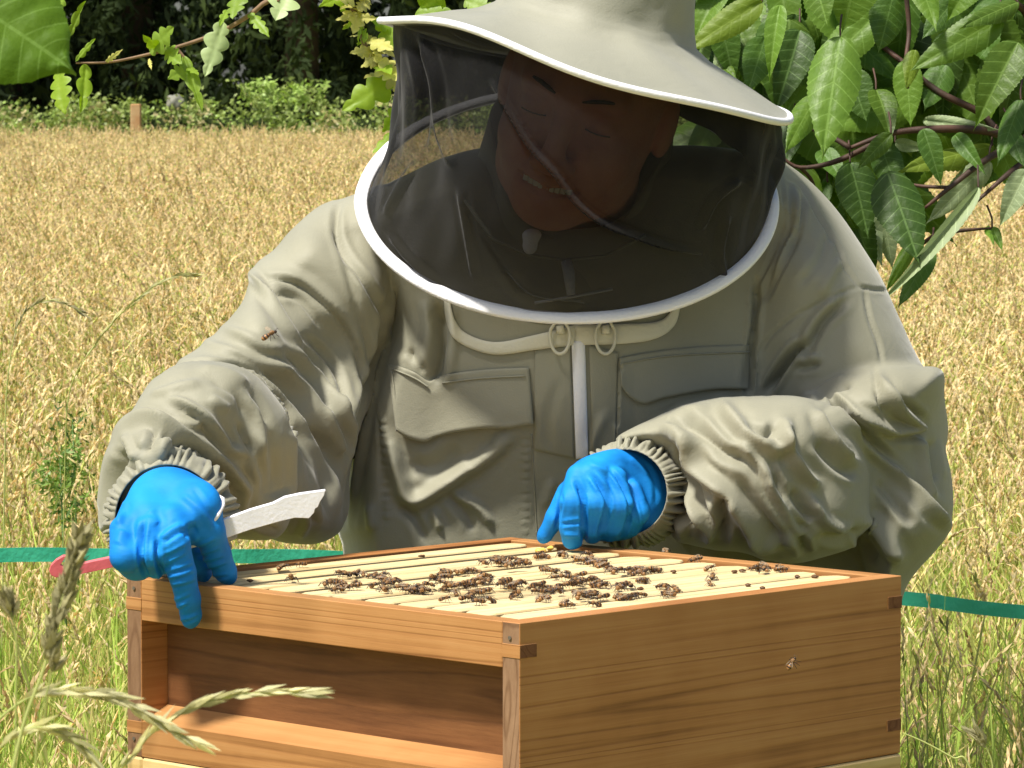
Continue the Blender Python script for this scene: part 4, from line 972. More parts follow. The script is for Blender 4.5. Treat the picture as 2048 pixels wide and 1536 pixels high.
ad = N(n, 'ShaderNodeMath', operation='ADD', use_clamp=True); n.links.new(lw.outputs['Facing'], mr.inputs[0]); n.links.new(mr.outputs[0], ad.inputs[0]); n.links.new(m2.outputs[0], ad.inputs[1])
mx = N(n, 'ShaderNodeMixShader'); n.links.new(ad.outputs[0], mx.inputs[0]); n.links.new(tr.outputs[0], mx.inputs[1]); n.links.new(b.outputs[0], mx.inputs[2]); n.links.new(mx.outputs[0], o_.inputs[0])
nu, nv = 420, 120; Vv = np.zeros((nu, nv+1, 3))
for i in range(nu):
    a = 2*math.pi*i/nu; top = HB+hx*math.cos(a)*.183+hy*math.sin(a)*.183+hu*(brimz(a, .183)-.0035); bo = ringpt(a, .965)
    for j in range(nv+1):
        v = j/nv; s = v**2.6; p = top*(1-v)+bo*v; q = top*(1-s)+bo*s; p[0] = q[0]; p[1] = q[1]
        out = np.array([math.cos(a), math.sin(a), 0]); e_ = math.sin(math.pi*v)
        wv = (.0045*math.sin(7*a+3*v+1.5*math.sin(2*a))+.0022*math.sin(17*a-7*v)+.0010*math.sin(31*a+9*v))*(.5+.5*math.sin(2*a+1.2))
        p = p+out*(wv*e_**.6+.006*math.sin(3*a+1)*e_); Vv[i, j] = p
Fq = np.array([(i*(nv+1)+j, i*(nv+1)+j+1, ((i+1) % nu)*(nv+1)+j+1, ((i+1) % nu)*(nv+1)+j) for i in range(nu) for j in range(nv)])
Vv = Vv.reshape(-1, 3)
a0 = np.cross(Vv[Fq[0, 1]]-Vv[Fq[0, 0]], Vv[Fq[0, 2]]-Vv[Fq[0, 0]])
nrm = vnormals(Vv, Fq); oc = Vv-np.array([HB[0], HB[1], 0])*1.0; oc[:, 2] = 0
if (nrm*oc).sum() < 0: Fq = Fq[:, ::-1].copy()
VS = [('R', 4.5, 11, [(985, 165), (1015, 215), (1060, 290), (1110, 345), (1150, 400), (1200, 440), (1260, 465), (1330, 490), (1400, 505)]),
      ('R', 5, 4, [(900, 60), (960, 85), (1030, 100)]), ('R', 7, 6, [(842, 70), (870, 160), (880, 260), (905, 330)]), ('G', 8, 6, [(830, 90), (850, 190), (845, 300)]), ('R', 6, 5, [(770, 430), (800, 370), (830, 330)]), ('R', 6, 5, [(1455, 430), (1440, 500), (1450, 560)]), ('R', 6, 5, [(1480, 360), (1430, 400), (1400, 460)]),
      ('R', 6, 4, [(920, 380), (935, 470), (950, 560)]), ('G', 8, 5, [(1000, 540), (1060, 600), (1180, 615)]), ('R', 6, 4, [(780, 470), (820, 520), (880, 570)])]
Vv, _ = strokes(Vv, Fq, VS, 3.78, 1.0, vnormals(Vv, Fq))
part('veil', mesh('veil', Vv, Fq, veilm), label='black net veil hanging from the hat brim to the white ring')
# cloth panel closing the hood's back right, shade painted in as black
black = plain('black_cloth', (.012, .012, .012), .8, .1, bump=.3, bscale=90)
rows = []
for j in range(25):
    v = j/24; row = []
    for i in range(61):
        a = .12+(1.72-.12)*i/60; top = HB+hx*math.cos(a)*.179+hy*math.sin(a)*.179+hu*(brimz(a, .179)-.004); bo = ringpt(a, .955); s = v**2.6
        p = top*(1-v)+bo*v; q = top*(1-s)+bo*s; p[0] = q[0]; p[1] = q[1]-.006; row.append(p+np.array([math.cos(a), math.sin(a), 0])*.003*math.sin(23*a+4*v))
    rows.append(row)
loft('hood_back', rows, black, person, closed=False, thick=.001)
# ---- hat
prof = [(0.0, .176), (.03, .175), (.055, .170), (.072, .158), (.079, .140), (.083, .110), (.086, .075), (.089, .052), (.096, .040), (.112, .031), (.135, .0225), (.160, .0125), (.180, .004), (.1935, -.001), (.1955, -.003), (.1935, -.004), (.178, .000), (.150, .0085), (.115, .018), (.090, .026), (.086, .05), (.083, .10)]
rows = []
for r_, z_ in prof:
    row = []
    for j in range(128):
        a = 2*math.pi*j/128; z = z_+brimz(a, r_)+.0012*math.sin(11*a+z_*60)*(r_ > .07)+(.003*math.sin(3*a+z_*40) if r_ < .09 else 0); rr = r_*(1+.012*math.sin(5*a+z_*50)+.012*math.sin(9*a+1-z_*80)+.008*math.sin(14*a+z_*150))if r_ < .15 else r_
        row.append(HB+hx*math.cos(a)*rr+hy*math.sin(a)*rr+hu*z)
    rows.append(row)
rows2 = []
for i in range(len(rows)-1):
    for t in (0, .34, .67): rows2.append([np.array(p)*(1-t)+np.array(q)*t for p, q in zip(rows[i], rows[i+1])])
rows2.append(rows[-1])
hatm = cloth.copy(); hatm.name = 'pale_khaki_cotton'
for nd in hatm.node_tree.nodes:
    if nd.type == 'VALTORGB': nd.color_ramp.elements[0].color = (.24, .24, .185, 1); nd.color_ramp.elements[1].color = (.30, .295, .23, 1)
me = mesh('hat', *(lambda n_, r_: ([tuple(p) for q in r_ for p in q], [(i*n_+j, i*n_+(j+1) % n_, (i+1)*n_+(j+1) % n_, (i+1)*n_+j) for i in range(len(r_)-1) for j in range(n_)]))(128, rows2), hatm)
hat = part('hat', fixn(me), label='pale khaki round crowned hat with a drooping brim')
pp_ = [HB+hx*math.cos(a)*BR_+hy*math.sin(a)*BR_+hu*(brimz(a, BR_)-.0025) for a in np.linspace(0, 2*math.pi, 129)]
tube('brim_piping', pp_, .0036, white, hat, 8)
for a in ():
    tube('crown_seam', [HB+hx*math.cos(a)*r_*1.004+hy*math.sin(a)*r_*1.004+hu*(z_+brimz(a, r_)+.001) for r_, z_ in prof[1:9]], .0007, hatm, hat, 5)
# ---- gathered cuffs
def cuff(cx, cy, Y, rx, ry, seed, tilt=0, nw=30, wpx=30, bx=0, by=0, bY=.05):
    rn = np.random.default_rng(seed); n_ = 360; rows = []
    ph = rn.uniform(0, 6.28, 6)
    for s in range(15):
        t = s/14; row = []
        for j in range(n_):
            a = 2*math.pi*j/n_
            wv = math.sin(nw*a+3.2*math.sin(3*a+ph[0]+t)+2.6*math.sin(7*a+ph[3]-2.5*t)+1.5*t)*(.45+.4*math.sin(4*a+ph[2]+3*t))+math.sin(nw*1.7*a+ph[1]-4*t+2.3*math.sin(5*a+2*t))*.3*(1+math.sin(9*a+ph[4]))
            wv = max(-1, min(1, wv*1.3))
            env = math.sin(math.pi*min(1, t*1.02))**.7
            rad = 1+wv*env*10/rx+(.16+.16*(1-t))*env*wpx/30*.6-.10*(t > .85)*(t-.85)*4
            X = cx+bx*(1-t)+rx*rad*math.cos(a); Z = cy+by*(1-t)+ry*rad*math.sin(a)
            row.append(W(X, Z, Y+bY*(1-t)-.012*t*math.cos(0)-.004*wv*env+tilt*math.cos(a)))
        rows.append(row)
    return rows
loft('cuff', cuff(335, 1040, 3.350, 112, 118, 1, wpx=30, bx=14, by=-8, bY=.055), cloth, jacket, thick=.0012)
loft('cuff', cuff(1250, 985, 3.597, 90, 92, 2, tilt=-.026, wpx=34, bx=28, by=0, bY=.05, nw=34), cloth, jacket, thick=.0012)
tube('cuff_loop', [W(424, 986, 3.30), W(446, 998, 3.285), W(446, 1010, 3.275), W(436, 1030, 3.262), W(424, 1046, 3.262)], .0018, white, jacket, 8)
# ---- gloves
def cap_px(P, a, b):
    (x0, y0, Y0, r0), (x1, y1, Y1, r1) = a, b; return capsule(P, W(x0, y0, Y0), W(x1, y1, Y1), r0*Y0/F, r1*Y1/F)
def finger(P, pts, k=.003):
    d = None
    for a, b in zip(pts[:-1], pts[1:]):
        c = cap_px(P, a, b); d = c if d is None else smin(d, c, k)
    return d
backL = Puff([(345, 944), (300, 951), (266, 973), (244, 1012), (224, 1056), (219, 1095), (231, 1130), (258, 1153), (285, 1157), (325, 1140), (375, 1095), (425, 1062), (443, 1015), (430, 978), (394, 953)], lin((330, 960, 3.305), (300, 1050, 3.272), (250, 1120, 3.262), (400, 1050, 3.275)), .028, 60)
def handL(P):
    d = backL(P)
    d = smin(d, finger(P, [(248, 1060, 3.255, 30), (252, 1112, 3.238, 32), (270, 1128, 3.262, 30), (290, 1130, 3.29, 24)]), .006)
    d = smin(d, finger(P, [(296, 1058, 3.245, 26), (302, 1110, 3.236, 25), (312, 1132, 3.255, 24), (322, 1128, 3.285, 20)]), .004)
    d = smin(d, finger(P, [(345, 1040, 3.254, 30), (350, 1086, 3.240, 30), (364, 1146, 3.245, 28), (376, 1198, 3.254, 25), (382, 1230, 3.260, 21), (381, 1240, 3.262, 18)]), .007)
    d = smin(d, finger(P, [(392, 1010, 3.275, 42), (418, 1062, 3.272, 32), (434, 1108, 3.288, 28), (450, 1142, 3.298, 23), (456, 1152, 3.302, 19)]), .008)
    d = smin(d, finger(P, [(372, 1080, 3.31, 28), (398, 1128, 3.315, 26), (404, 1146, 3.32, 20)]), .004)
    d = smin(d, finger(P, [(335, 1012, 3.31, 76), (340, 1012, 3.36, 74), (352, 1000, 3.44, 62)]), .012)
    return d
GL = [('G', 5, 4.5, [(289, 1040), (282, 1088), (284, 1127), (297, 1156)]), ('G', 5, 4.5, [(315, 1078), (317, 1127), (331, 1160)]), ('R', 5, 2.2, [(321, 1078), (341, 1062), (362, 1049)]), ('G', 4, 1.6, [(330, 1085), (350, 1070), (372, 1060)]),
      ('R', 6, 2.0, [(250, 1000), (235, 1050)]), ('G', 9, 3.5, [(372, 1075), (382, 1062), (395, 1058)]), ('R', 6, 1.6, [(365, 990), (400, 1020), (425, 1060)]), ('G', 5, 1.3, [(385, 975), (412, 1010), (432, 1045)]), ('R', 10, 2.4, [(246, 1060), (236, 1090)]), ('R', 8, 1.5, [(300, 1020), (315, 1050)])]
for q, (a, b) in enumerate([((326, 1127), (373, 1104)), ((330, 1143), (386, 1124)), ((336, 1155), (388, 1140)), ((322, 1110), (372, 1086)), ((345, 1200), (380, 1186)), ((347, 1216), (376, 1204)), ((358, 1240), (397, 1228)), ((392, 1108), (440, 1094)), ((400, 1121), (447, 1110)), ((408, 1136), (452, 1124)), ((388, 1092), (430, 1076)), ((420, 1150), (455, 1146)), ((341, 1170), (390, 1158))]):
    GL.append(('R', 3.2, .8, [a, ((a[0]+b[0])/2, (a[1]+b[1])/2+2), b])); GL.append(('G', 3.0, .5, [(a[0], a[1]+7), ((a[0]+b[0])/2, (a[1]+b[1])/2+9), (b[0], b[1]+7)]))
surf('glove', handL, (-.345, 3.19, .70), (-.205, 3.47, .98), .0015, nitrile, person, strk=GL, label='blue disposable glove holding the hive tool, forefinger hooked over the box edge')
backR = Puff([(1150, 926), (1185, 908), (1235, 897), (1285, 903), (1322, 938), (1340, 985), (1332, 1025), (1300, 1060), (1250, 1080), (1190, 1082), (1150, 1075), (1128, 1040), (1122, 1000), (1130, 955)], lin((1160, 950, 3.575), (1300, 960, 3.615), (1200, 1060, 3.585)), .032, 62)
def handR(P):
    d = backR(P)
    d = smin(d, finger(P, [(1160, 955, 3.560, 29), (1146, 1005, 3.548, 27), (1144, 1055, 3.552, 25), (1145, 1078, 3.558, 22)]), .004)
    d = smin(d, finger(P, [(1190, 950, 3.558, 28), (1196, 1005, 3.548, 27), (1188, 1050, 3.56, 25), (1184, 1066, 3.57, 22)]), .0035)
    d = smin(d, finger(P, [(1228, 960, 3.562, 27), (1240, 1010, 3.552, 26), (1228, 1050, 3.565, 23), (1220, 1064, 3.575, 20)]), .0035)
    d = smin(d, finger(P, [(1262, 985, 3.575, 24), (1276, 1025, 3.568, 23), (1262, 1052, 3.58, 20)]), .0035)
    d = smin(d, finger(P, [(1135, 985, 3.585, 22), (1112, 1035, 3.585, 21), (1090, 1070, 3.59, 15), (1086, 1076, 3.592, 12)]), .004)
    d = smin(d, finger(P, [(1262, 978, 3.622, 72), (1285, 978, 3.68, 70)]), .01)
    return d
GR = [('G', 5, 5, [(1150, 960), (1164, 990), (1168, 1010), (1167, 1055), (1169, 1085)]), ('G', 5, 5, [(1180, 946), (1207, 981), (1217, 1008), (1206, 1047), (1198, 1078)]), ('G', 4, 4, [(1219, 938), (1245, 971), (1260, 1008), (1254, 1051), (1240, 1076)]), ('G', 3, 2, [(1264, 1012), (1276, 1047)]), ('R', 3, 1.5, [(1272, 1000), (1284, 1045)]),
      ('G', 4, 3, [(1123, 985), (1119, 1026), (1112, 1058)]), ('R', 3, .6, [(1125, 1042), (1160, 1036)]), ('R', 3, .5, [(1124, 1056), (1162, 1052)]), ('G', 3, 1.2, [(1124, 1049), (1160, 1044)]), ('R', 5, 1.6, [(1175, 925), (1215, 945), (1240, 980)]), ('R', 4, 1.3, [(1180, 955), (1195, 985)]),
      ('R', 6, 1.6, [(1235, 925), (1270, 965), (1290, 1010)]), ('G', 5, 1.2, [(1290, 930), (1310, 965), (1312, 1010)]), ('R', 5, 1.2, [(1260, 915), (1300, 950)]), ('R', 4, 1.2, [(1128, 1070), (1160, 1072)])]
surf('glove', handR, (.02, 3.50, .83), (.16, 3.72, 1.0), .0015, nitrile, person, strk=GR, label='blue disposable glove resting bunched fingers on the far corner of the frames')
# ---- trousers and boots (behind the hive)
def trou(P):
    d = ellipsoid(P, (.03, 3.90, .60), (.19, .12, .14))
    for s in (-1, 1): d = smin(d, smin(capsule(P, (.03+s*.085, 3.90, .56), (.03+s*.12, 3.84, .34), .095, .075), capsule(P, (.03+s*.12, 3.84, .34), (.03+s*.13, 3.92, .12), .075, .07), .03), .05)
    return d
surf('trousers', trou, (-.26, 3.7, .05), (.32, 4.1, .78), .012, dark_cloth, person, rlx=2)
for s in (-1, 1):
    bx = .03+s*.13
    surf('boot', lambda P: smin(capsule(P, (bx, 3.92, .16), (bx, 3.92, .06), .06, .05), smin(capsule(P, (bx, 3.93, .055), (bx, 3.78, .045), .045, .042), ellipsoid(P, (bx, 3.86, .03), (.05, .15, .02)), .02), .03), (bx-.09, 3.66, -.01), (bx+.09, 4.05, .24), .008, rubber, person)
# ---- hive tool held in the hand
tool = empty('hive_tool', tuple(W(330, 1100, 3.275)), label='steel hive tool with a worn red hook end gripped in the blue glove', cat='hive tool')
steel = plain('worn_steel', (.78, .78, .82), .35, .6, nscale=40, namt=.05, metal=.25, bump=.2, bscale=300)  # whitened, less metallic base colour stands in for the sun's reflection
red = plain('worn_red_paint', (.62, .12, .14), .5, .4, nscale=50, c2=(.50, .09, .10), bump=.3, bscale=120)
TL = np.array(tool.location)
def plate(name, outl, Yf, th, mat, **k):
    P = [np.array(W(x, y, Yf(x))) for x, y in outl]; n_ = len(P); nrm = np.array([.0, .75, .66])
    V = [p-TL for p in P]+[p-TL+nrm*th for p in P]; Fc = [tuple(range(n_)), tuple(range(2*n_-1, n_-1, -1))]+[(i, (i+1) % n_, (i+1) % n_+n_, i+n_) for i in range(n_)]
    me = mesh(name, V, Fc, mat, smooth=False); fixn(me); o = obj(name, me, tool, **k)
    bv = o.modifiers.new('edge', 'BEVEL'); bv.width = .0005; bv.segments = 2
    return o
Yt = lambda x: 3.262+(x-100)*.00005
plate('blade', [(300, 1085), (380, 1062), (440, 1042), (500, 1020), (545, 1007), (568, 995), (600, 988), (651, 981), (648, 992), (640, 1004), (636, 1014), (630, 1018), (628, 1026), (618, 1037), (590, 1036), (560, 1043), (500, 1060), (445, 1079), (400, 1092), (300, 1122)], Yt, .0022, steel)
hook = [(300, 1098), (240, 1112), (195, 1121), (160, 1129), (140, 1134), (128, 1136), (121, 1131), (128, 1120), (133, 1113), (126, 1113), (112, 1121), (102, 1131), (98, 1142), (102, 1151), (112, 1156), (128, 1155), (150, 1151), (200, 1141), (240, 1132), (300, 1122)]
plate('hook', hook, Yt, .0026, red)
# ------------------------------------------------------------ leaves
def leaf_mesh(name, mat, L=1.0, wd=.48, fold=.25, droop=.25, tipk=1.0, serr=.012, ns=44, nw=5, veins=8, seed=0, lobes=0, curl=0, vamp=.010):
    """leaf along +Y, face towards +Z, unit length; outline, midrib fold, droop, raised quilting between side veins"""
    rn = np.random.default_rng(seed); V = []; Fc = []
    for i in range(ns+1):
        t = i/ns
        if lobes:
            w_ = wd*.5*(math.sin(math.pi*t**.85)**.8)*(.42+.66*abs(math.sin(math.pi*(t*lobes+.15)))**.65)+.012
            if t > .97: w_ *= (1-t)/.03*.6+.4
        else:
            w_ = wd*.5*(math.sin(math.pi*t**.80)**.82)*(1-.35*t*tipk)*1.18
            if t > .86: w_ *= max(0, 1-((t-.86)/.14)**.8)*.8+.2*(1-t)/.14
            w_ += serr*(1 if i % 2 else -.3)*math.sin(math.pi*t)
        w_ = max(w_, .002)
        for j in range(-nw, nw+1):
            s = j/nw; x = s*w_; y = t-.10*abs(s)*w_*2*(.5 if lobes else 1)
            z = -droop*t*t+abs(x)*fold-curl*x*x*3+.015*math.sin(t*7+seed)*abs(s)
            vp = (t-abs(s)*w_*.55)*veins; z += vamp*(abs(math.sin(math.pi*vp))**.7)*min(1, abs(s)*3)*(1-abs(s)**4)
            z += .02*math.sin(3*t+seed*1.7+s)*s
            V.append((x*L, y*L, z*L))
    c = 2*nw+1
    for i in range(ns):
        for j in range(2*nw): Fc.append((i*c+j, i*c+j+1, (i+1)*c+j+1, (i+1)*c+j))
    return mesh(name, V, Fc, mat)
def cherrymat(name, c1, c2, **k):
    m = leafmat(name, c1, c2, **k); n = m.node_tree; b = n.nodes['Principled BSDF']
    tc = N(n, 'ShaderNodeTexCoord'); sx = N(n, 'ShaderNodeSeparateXYZ'); n.links.new(tc.outputs['Object'], sx.inputs[0])
    ab = N(n, 'ShaderNodeMath', operation='ABSOLUTE'); n.links.new(sx.outputs[0], ab.inputs[0])
    # veins: midrib and side veins, a paler colour of the leaf itself
    cmp_ = N(n, 'ShaderNodeMath', operation='LESS_THAN', i_1=.011); n.links.new(ab.outputs[0], cmp_.inputs[0])
    ma = N(n, 'ShaderNodeMath', operation='MULTIPLY_ADD', i_1=-.55); n.links.new(ab.outputs[0], ma.inputs[0]); n.links.new(sx.outputs[1], ma.inputs[2])
    mu = N(n, 'ShaderNodeMath', operation='MULTIPLY', i_1=8.0); n.links.new(ma.outputs[0], mu.inputs[0]); fr = N(n, 'ShaderNodeMath', operation='FRACT'); n.links.new(mu.outputs[0], fr.inputs[0])
    lt = N(n, 'ShaderNodeMath', operation='LESS_THAN', i_1=.085); n.links.new(fr.outputs[0], lt.inputs[0])
    mx_ = N(n, 'ShaderNodeMath', operation='MAXIMUM'); n.links.new(cmp_.outputs[0], mx_.inputs[0]); n.links.new(lt.outputs[0], mx_.inputs[1])
    sc = N(n, 'ShaderNodeMath', operation='MULTIPLY', i_1=.55); n.links.new(mx_.outputs[0], sc.inputs[0])
    old = b.inputs['Base Color'].links[0].from_socket; mc = N(n, 'ShaderNodeMix', data_type='RGBA'); n.links.new(sc.outputs[0], mc.inputs[0]); n.links.new(old, mc.inputs[6]); mc.inputs[7].default_value = tuple(min(1, x*1.5+.04) for x in c2)+(1,)
    n.links.new(mc.outputs[2], b.inputs['Base Color'])
    n2 = N(n, 'ShaderNodeTexNoise', i_Scale=22.0, i_Detail=3.0); n.links.new(tc.outputs['Object'], n2.inputs[0]); bp = N(n, 'ShaderNodeBump', i_Strength=.22, i_Distance=.003); n.links.new(n2.outputs[0], bp.inputs['Height']); n.links.new(bp.outputs[0], b.inputs['Normal'])
    return m
CM = {'mid': cherrymat('cherry_leaf_mid', (.085, .165, .016), (.125, .215, .024), trans=.40, scale=5, var=.3, rough=.46),
      'dark': cherrymat('cherry_leaf_dark', (.045, .105, .012), (.070, .14, .017), trans=.22, scale=5, var=.35, rough=.5),
      'bright': cherrymat('cherry_leaf_bright', (.11, .21, .022), (.15, .26, .035), trans=.35, scale=5, var=.2, rough=.45),
      'yellow': cherrymat('cherry_leaf_yellow', (.14, .21, .018), (.19, .27, .03), trans=.45, scale=5, var=.1, rough=.5),
      'pale': cherrymat('cherry_leaf_underside', (.24, .31, .16), (.30, .37, .19), trans=.25, scale=5, var=.1, rough=.55)}
LM = {}
for k_, m_ in CM.items():
    LM[k_] = [leaf_mesh('leaf', m_, seed=s_, fold=f_, droop=d_, wd=w_, curl=c_) for s_, f_, d_, w_, c_ in ((1, .22, .20, .50, .2), (2, .38, .35, .46, .0), (3, .12, .10, .52, .5))]
def place_leaf(parent, me, a, b, wscale, n, name='leaf', label=None):
    """leaf with its stalk end at a and tip at b, face towards n"""
    a, b = Vector(a), Vector(b); d = b-a; L = d.length; d.normalize(); n = Vector(n); n = (n-d*n.dot(d)).normalized(); x = d.cross(n)
    M_ = Matrix.Identity(4)
    for r_ in range(3): M_[r_][0] = x[r_]*L*wscale; M_[r_][1] = d[r_]*L; M_[r_][2] = n[r_]*L; M_[r_][3] = a[r_]
    o = obj(name, me, parent); o.matrix_local = Matrix.Translation(-parent.location)@M_
    if label: o['label'] = label
    return o
def rnd_n(rn, s=.45): return (rn.normal(0, s), -1, rn.normal(.45, s*.7))
# ---- cherry tree at the right
cherry = empty('cherry_tree', (1.55, 4.5, float(ground_z(1.55, 4.5))), label='cherry tree reaching its long toothed leaves behind the keeper\'s shoulder', cat='tree')
CL = Vector(cherry.location)
bark = plain('cherry_bark', (.09, .045, .032), .6, .3, nscale=40, c2=(.045, .03, .022), bump=.5, bscale=90)
def ctube(name, pts, r, parent, mat=bark):
    P = smoothpoly([tuple(Vector(p)-Vector(parent.location)) for p in pts], 5); rr = np.interp(np.linspace(0, 1, len(P)), np.linspace(0, 1, len(r)), r)
    V, Fc = tube_data(P, rr, 7); return obj(name, mesh(name, V, Fc, mat), parent)
ctube('trunk', [CL+Vector((0, 0, -.1)), CL+Vector((.02, 0, .6)), CL+Vector((-.02, .02, 1.2)), CL+Vector((.03, 0, 2.3))], [.07, .055, .045, .025], cherry)
YC = 4.10
ctube('limb', [CL+Vector((-.02, 0, 1.05)), W(2400, 330, 4.3), W(2048, 283, 4.14), W(1960, 225, 4.12), W(1875, 182, 4.12), W(1800, 120, 4.14), W(1700, 30, 4.2), W(1640, -120, 4.3)], [.03, .010, .0045, .004, .0035, .003, .0025, .002], cherry)
ctube('limb', [CL+Vector((0, 0, 1.25)), W(2300, 180, 4.3), W(2048, 20, 4.15), W(1990, -40, 4.15), W(1900, -120, 4.2)], [.03, .010, .004, .0035, .0025], cherry)
for P_, r_ in ([[(2060, 290, 4.14), (1976, 263, 4.08), (1880, 258, 4.06), (1786, 266, 4.06), (1700, 296, 4.06)], [.006, .0045, .004, .003, .002]],
               [[(1786, 266, 4.06), (1680, 320, 4.08), (1600, 335, 4.08), (1560, 310, 4.08)], [.003, .003, .002, .0015]],
               [[(2075, 265, 4.12), (1976, 317, 4.05), (1900, 375, 4.02), (1850, 416, 4.02)], [.005, .0035, .0025, .0015]],
               [[(2075, 305, 4.14), (2020, 345, 4.05), (1955, 402, 4.03)], [.004, .003, .0015]],
               [[(1900, 375, 4.02), (1840, 372, 4.03), (1800, 362, 4.05)], [.002, .0018, .001]],
               [[(1820, 510, 4.08), (1870, 470, 4.06), (1925, 461, 4.05), (1984, 456, 4.05)], [.002, .0022, .002, .001]],
               [[(1600, 335, 4.08), (1625, 365, 4.1), (1640, 430, 4.1)], [.002, .002, .001]],
               [[(1545, 235, 4.1), (1590, 255, 4.08), (1640, 262, 4.07), (1700, 296, 4.06)], [.0015, .002, .0025, .003]],
               [[(1810, -30, 4.1), (1818, 60, 4.1), (1812, 120, 4.08), (1815, 175, 4.05)], [.0028, .0025, .0022, .002]]):
    ctube('twig', [W(*q) for q in P_], r_, cherry)
KL = [(1524, 4, 1366, 97, 60, 'yellow', 4.05), (1560, 10, 1534, 141, 46, 'bright', 3.98), (1681, 73, 1645, 309, 100, 'bright', 3.96), (1626, -60, 1648, 44, 72, 'bright', 3.97), (1712, -60, 1696, 55, 112, 'mid', 4.0), (1785, -5, 1760, 105, 72, 'dark', 4.02),
      (2004, 36, 1824, 133, 74, 'mid', 4.0), (2036, 85, 1957, 232, 88, 'mid', 3.98), (2035, 5, 1925, 48, 44, 'mid', 4.0), (1530, 75, 1500, 180, 66, 'dark', 4.08), (1600, 60, 1562, 205, 84, 'dark', 4.1), (1633, 190, 1573, 300, 52, 'mid', 4.04),
      (1782, 268, 1716, 335, 36, 'mid', 4.0), (1846, 258, 1887, 362, 50, 'dark', 3.99), (1985, 293, 1800, 330, 58, 'yellow', 4.07), (1848, 240, 1985, 262, 30, 'pale', 4.1), (1790, 285, 1852, 300, 30, 'pale', 4.09), (1775, 345, 1842, 524, 96, 'dark', 3.98),
      (1700, 325, 1742, 465, 84, 'dark', 4.04), (1690, 395, 1757, 542, 72, 'dark', 4.07), (1738, 430, 1758, 527, 32, 'pale', 4.10), (1762, 410, 1788, 532, 48, 'pale', 4.09), (1957, 375, 1790, 602, 34, 'pale', 3.97), (1832, 478, 1772, 584, 28, 'mid', 4.05),
      (1980, 322, 1860, 443, 54, 'pale', 4.05), (2056, 340, 2003, 442, 58, 'pale', 3.98), (2042, 200, 1995, 322, 46, 'dark', 4.0), (1700, 140, 1728, 240, 70, 'dark', 4.1), (1752, 180, 1790, 250, 60, 'mid', 4.07), (1830, 100, 1815, 178, 34, 'yellow', 4.03),
      (1590, 230, 1560, 330, 56, 'dark', 4.12), (1640, 300, 1690, 352, 48, 'dark', 4.1), (1890, 130, 1850, 215, 60, 'dark', 4.12), (1760, 285, 1800, 400, 62, 'dark', 4.06), (1984, 455, 2005, 490, 22, 'bright', 4.04), (1976, 452, 1990, 485, 16, 'bright', 4.04),
      (1905, 5, 1850, 70, 50, 'dark', 4.08), (1450, -30, 1380, 60, 64, 'mid', 4.12), (1400, 90, 1470, 150, 46, 'mid', 4.15), (1830, -50, 1880, 40, 60, 'mid', 4.02), (1960, -60, 1900, 30, 70, 'mid', 4.03), (1740, 520, 1700, 420, 30, 'dark', 4.1),
      (1866, 500, 1795, 606, 44, 'dark', 4.02), (1910, 270, 1960, 330, 38, 'dark', 4.03), (2020, 260, 2048, 330, 40, 'dark', 4.05), (1470, 60, 1440, 150, 50, 'pale', 4.14), (1655, 365, 1620, 440, 40, 'dark', 4.12)]
rn = np.random.default_rng(21)
for i, (x0, y0, x1, y1, wpx, kind, Y) in enumerate(KL):
    a = W(x0, y0, Y+.02); b = W(x1, y1, Y-.02+rn.uniform(-.03, .03)); L = (b-a).length; me = LM[kind][i % 3]
    ws = (wpx*Y/F)/(L*.50)
    nrm = (rn.normal(0, .25), -1, rn.uniform(.1, .7)) if kind != 'pale' else (rn.normal(0, .3), -1, rn.uniform(-.3, .2))
    place_leaf(cherry, me, a, b, ws, nrm)
    if i % 2 == 0: ctube('stalk', [a+Vector((rn.normal(0, .004), .015, .022)), a+Vector((0, .004, .010)), a], [.0011, .0010, .0010], cherry)
for i in range(330):
    px = rn.uniform(1370, 2120); lim = 330 if px < 1600 else (430 if px < 1760 else (330 if px > 1950 else 300)); py = rn.uniform(-140, lim-60)
    if px < 1450 and py > 60: continue
    if px > 1840 and 130 < py < 240 and rn.random() < .75: continue
    Y = rn.uniform(4.12, 4.38); L = rn.uniform(120, 225); an = rn.normal(1.75, .55); wl = rn.uniform(.34, .52)
    a = W(px, py, Y); b = W(px+L*math.cos(an), py+L*abs(math.sin(an)), Y-rn.uniform(-.03, .05)); kind = rn.choice(['dark', 'dark', 'mid', 'mid', 'bright'])
    place_leaf(cherry, LM[kind][i % 3], a, b, wl/.5, rnd_n(rn))
for i in range(110):     # the rest of the crown, beyond the picture
    c = CL+Vector((rn.normal(0, .45), rn.normal(.05, .3), rn.uniform(1.15, 2.5)));
    q = W(0, 0, c.y); px, py, _ = proj(np.array([tuple(c)]));
    if -200 < px[0] < 2150 and py[0] > -150: continue
    b = c+Vector((rn.normal(0, .03), rn.normal(0, .03), -.10)); place_leaf(cherry, LM[['dark', 'mid', 'bright'][i % 3]][i % 3], c, b, .9, rnd_n(rn, .8))
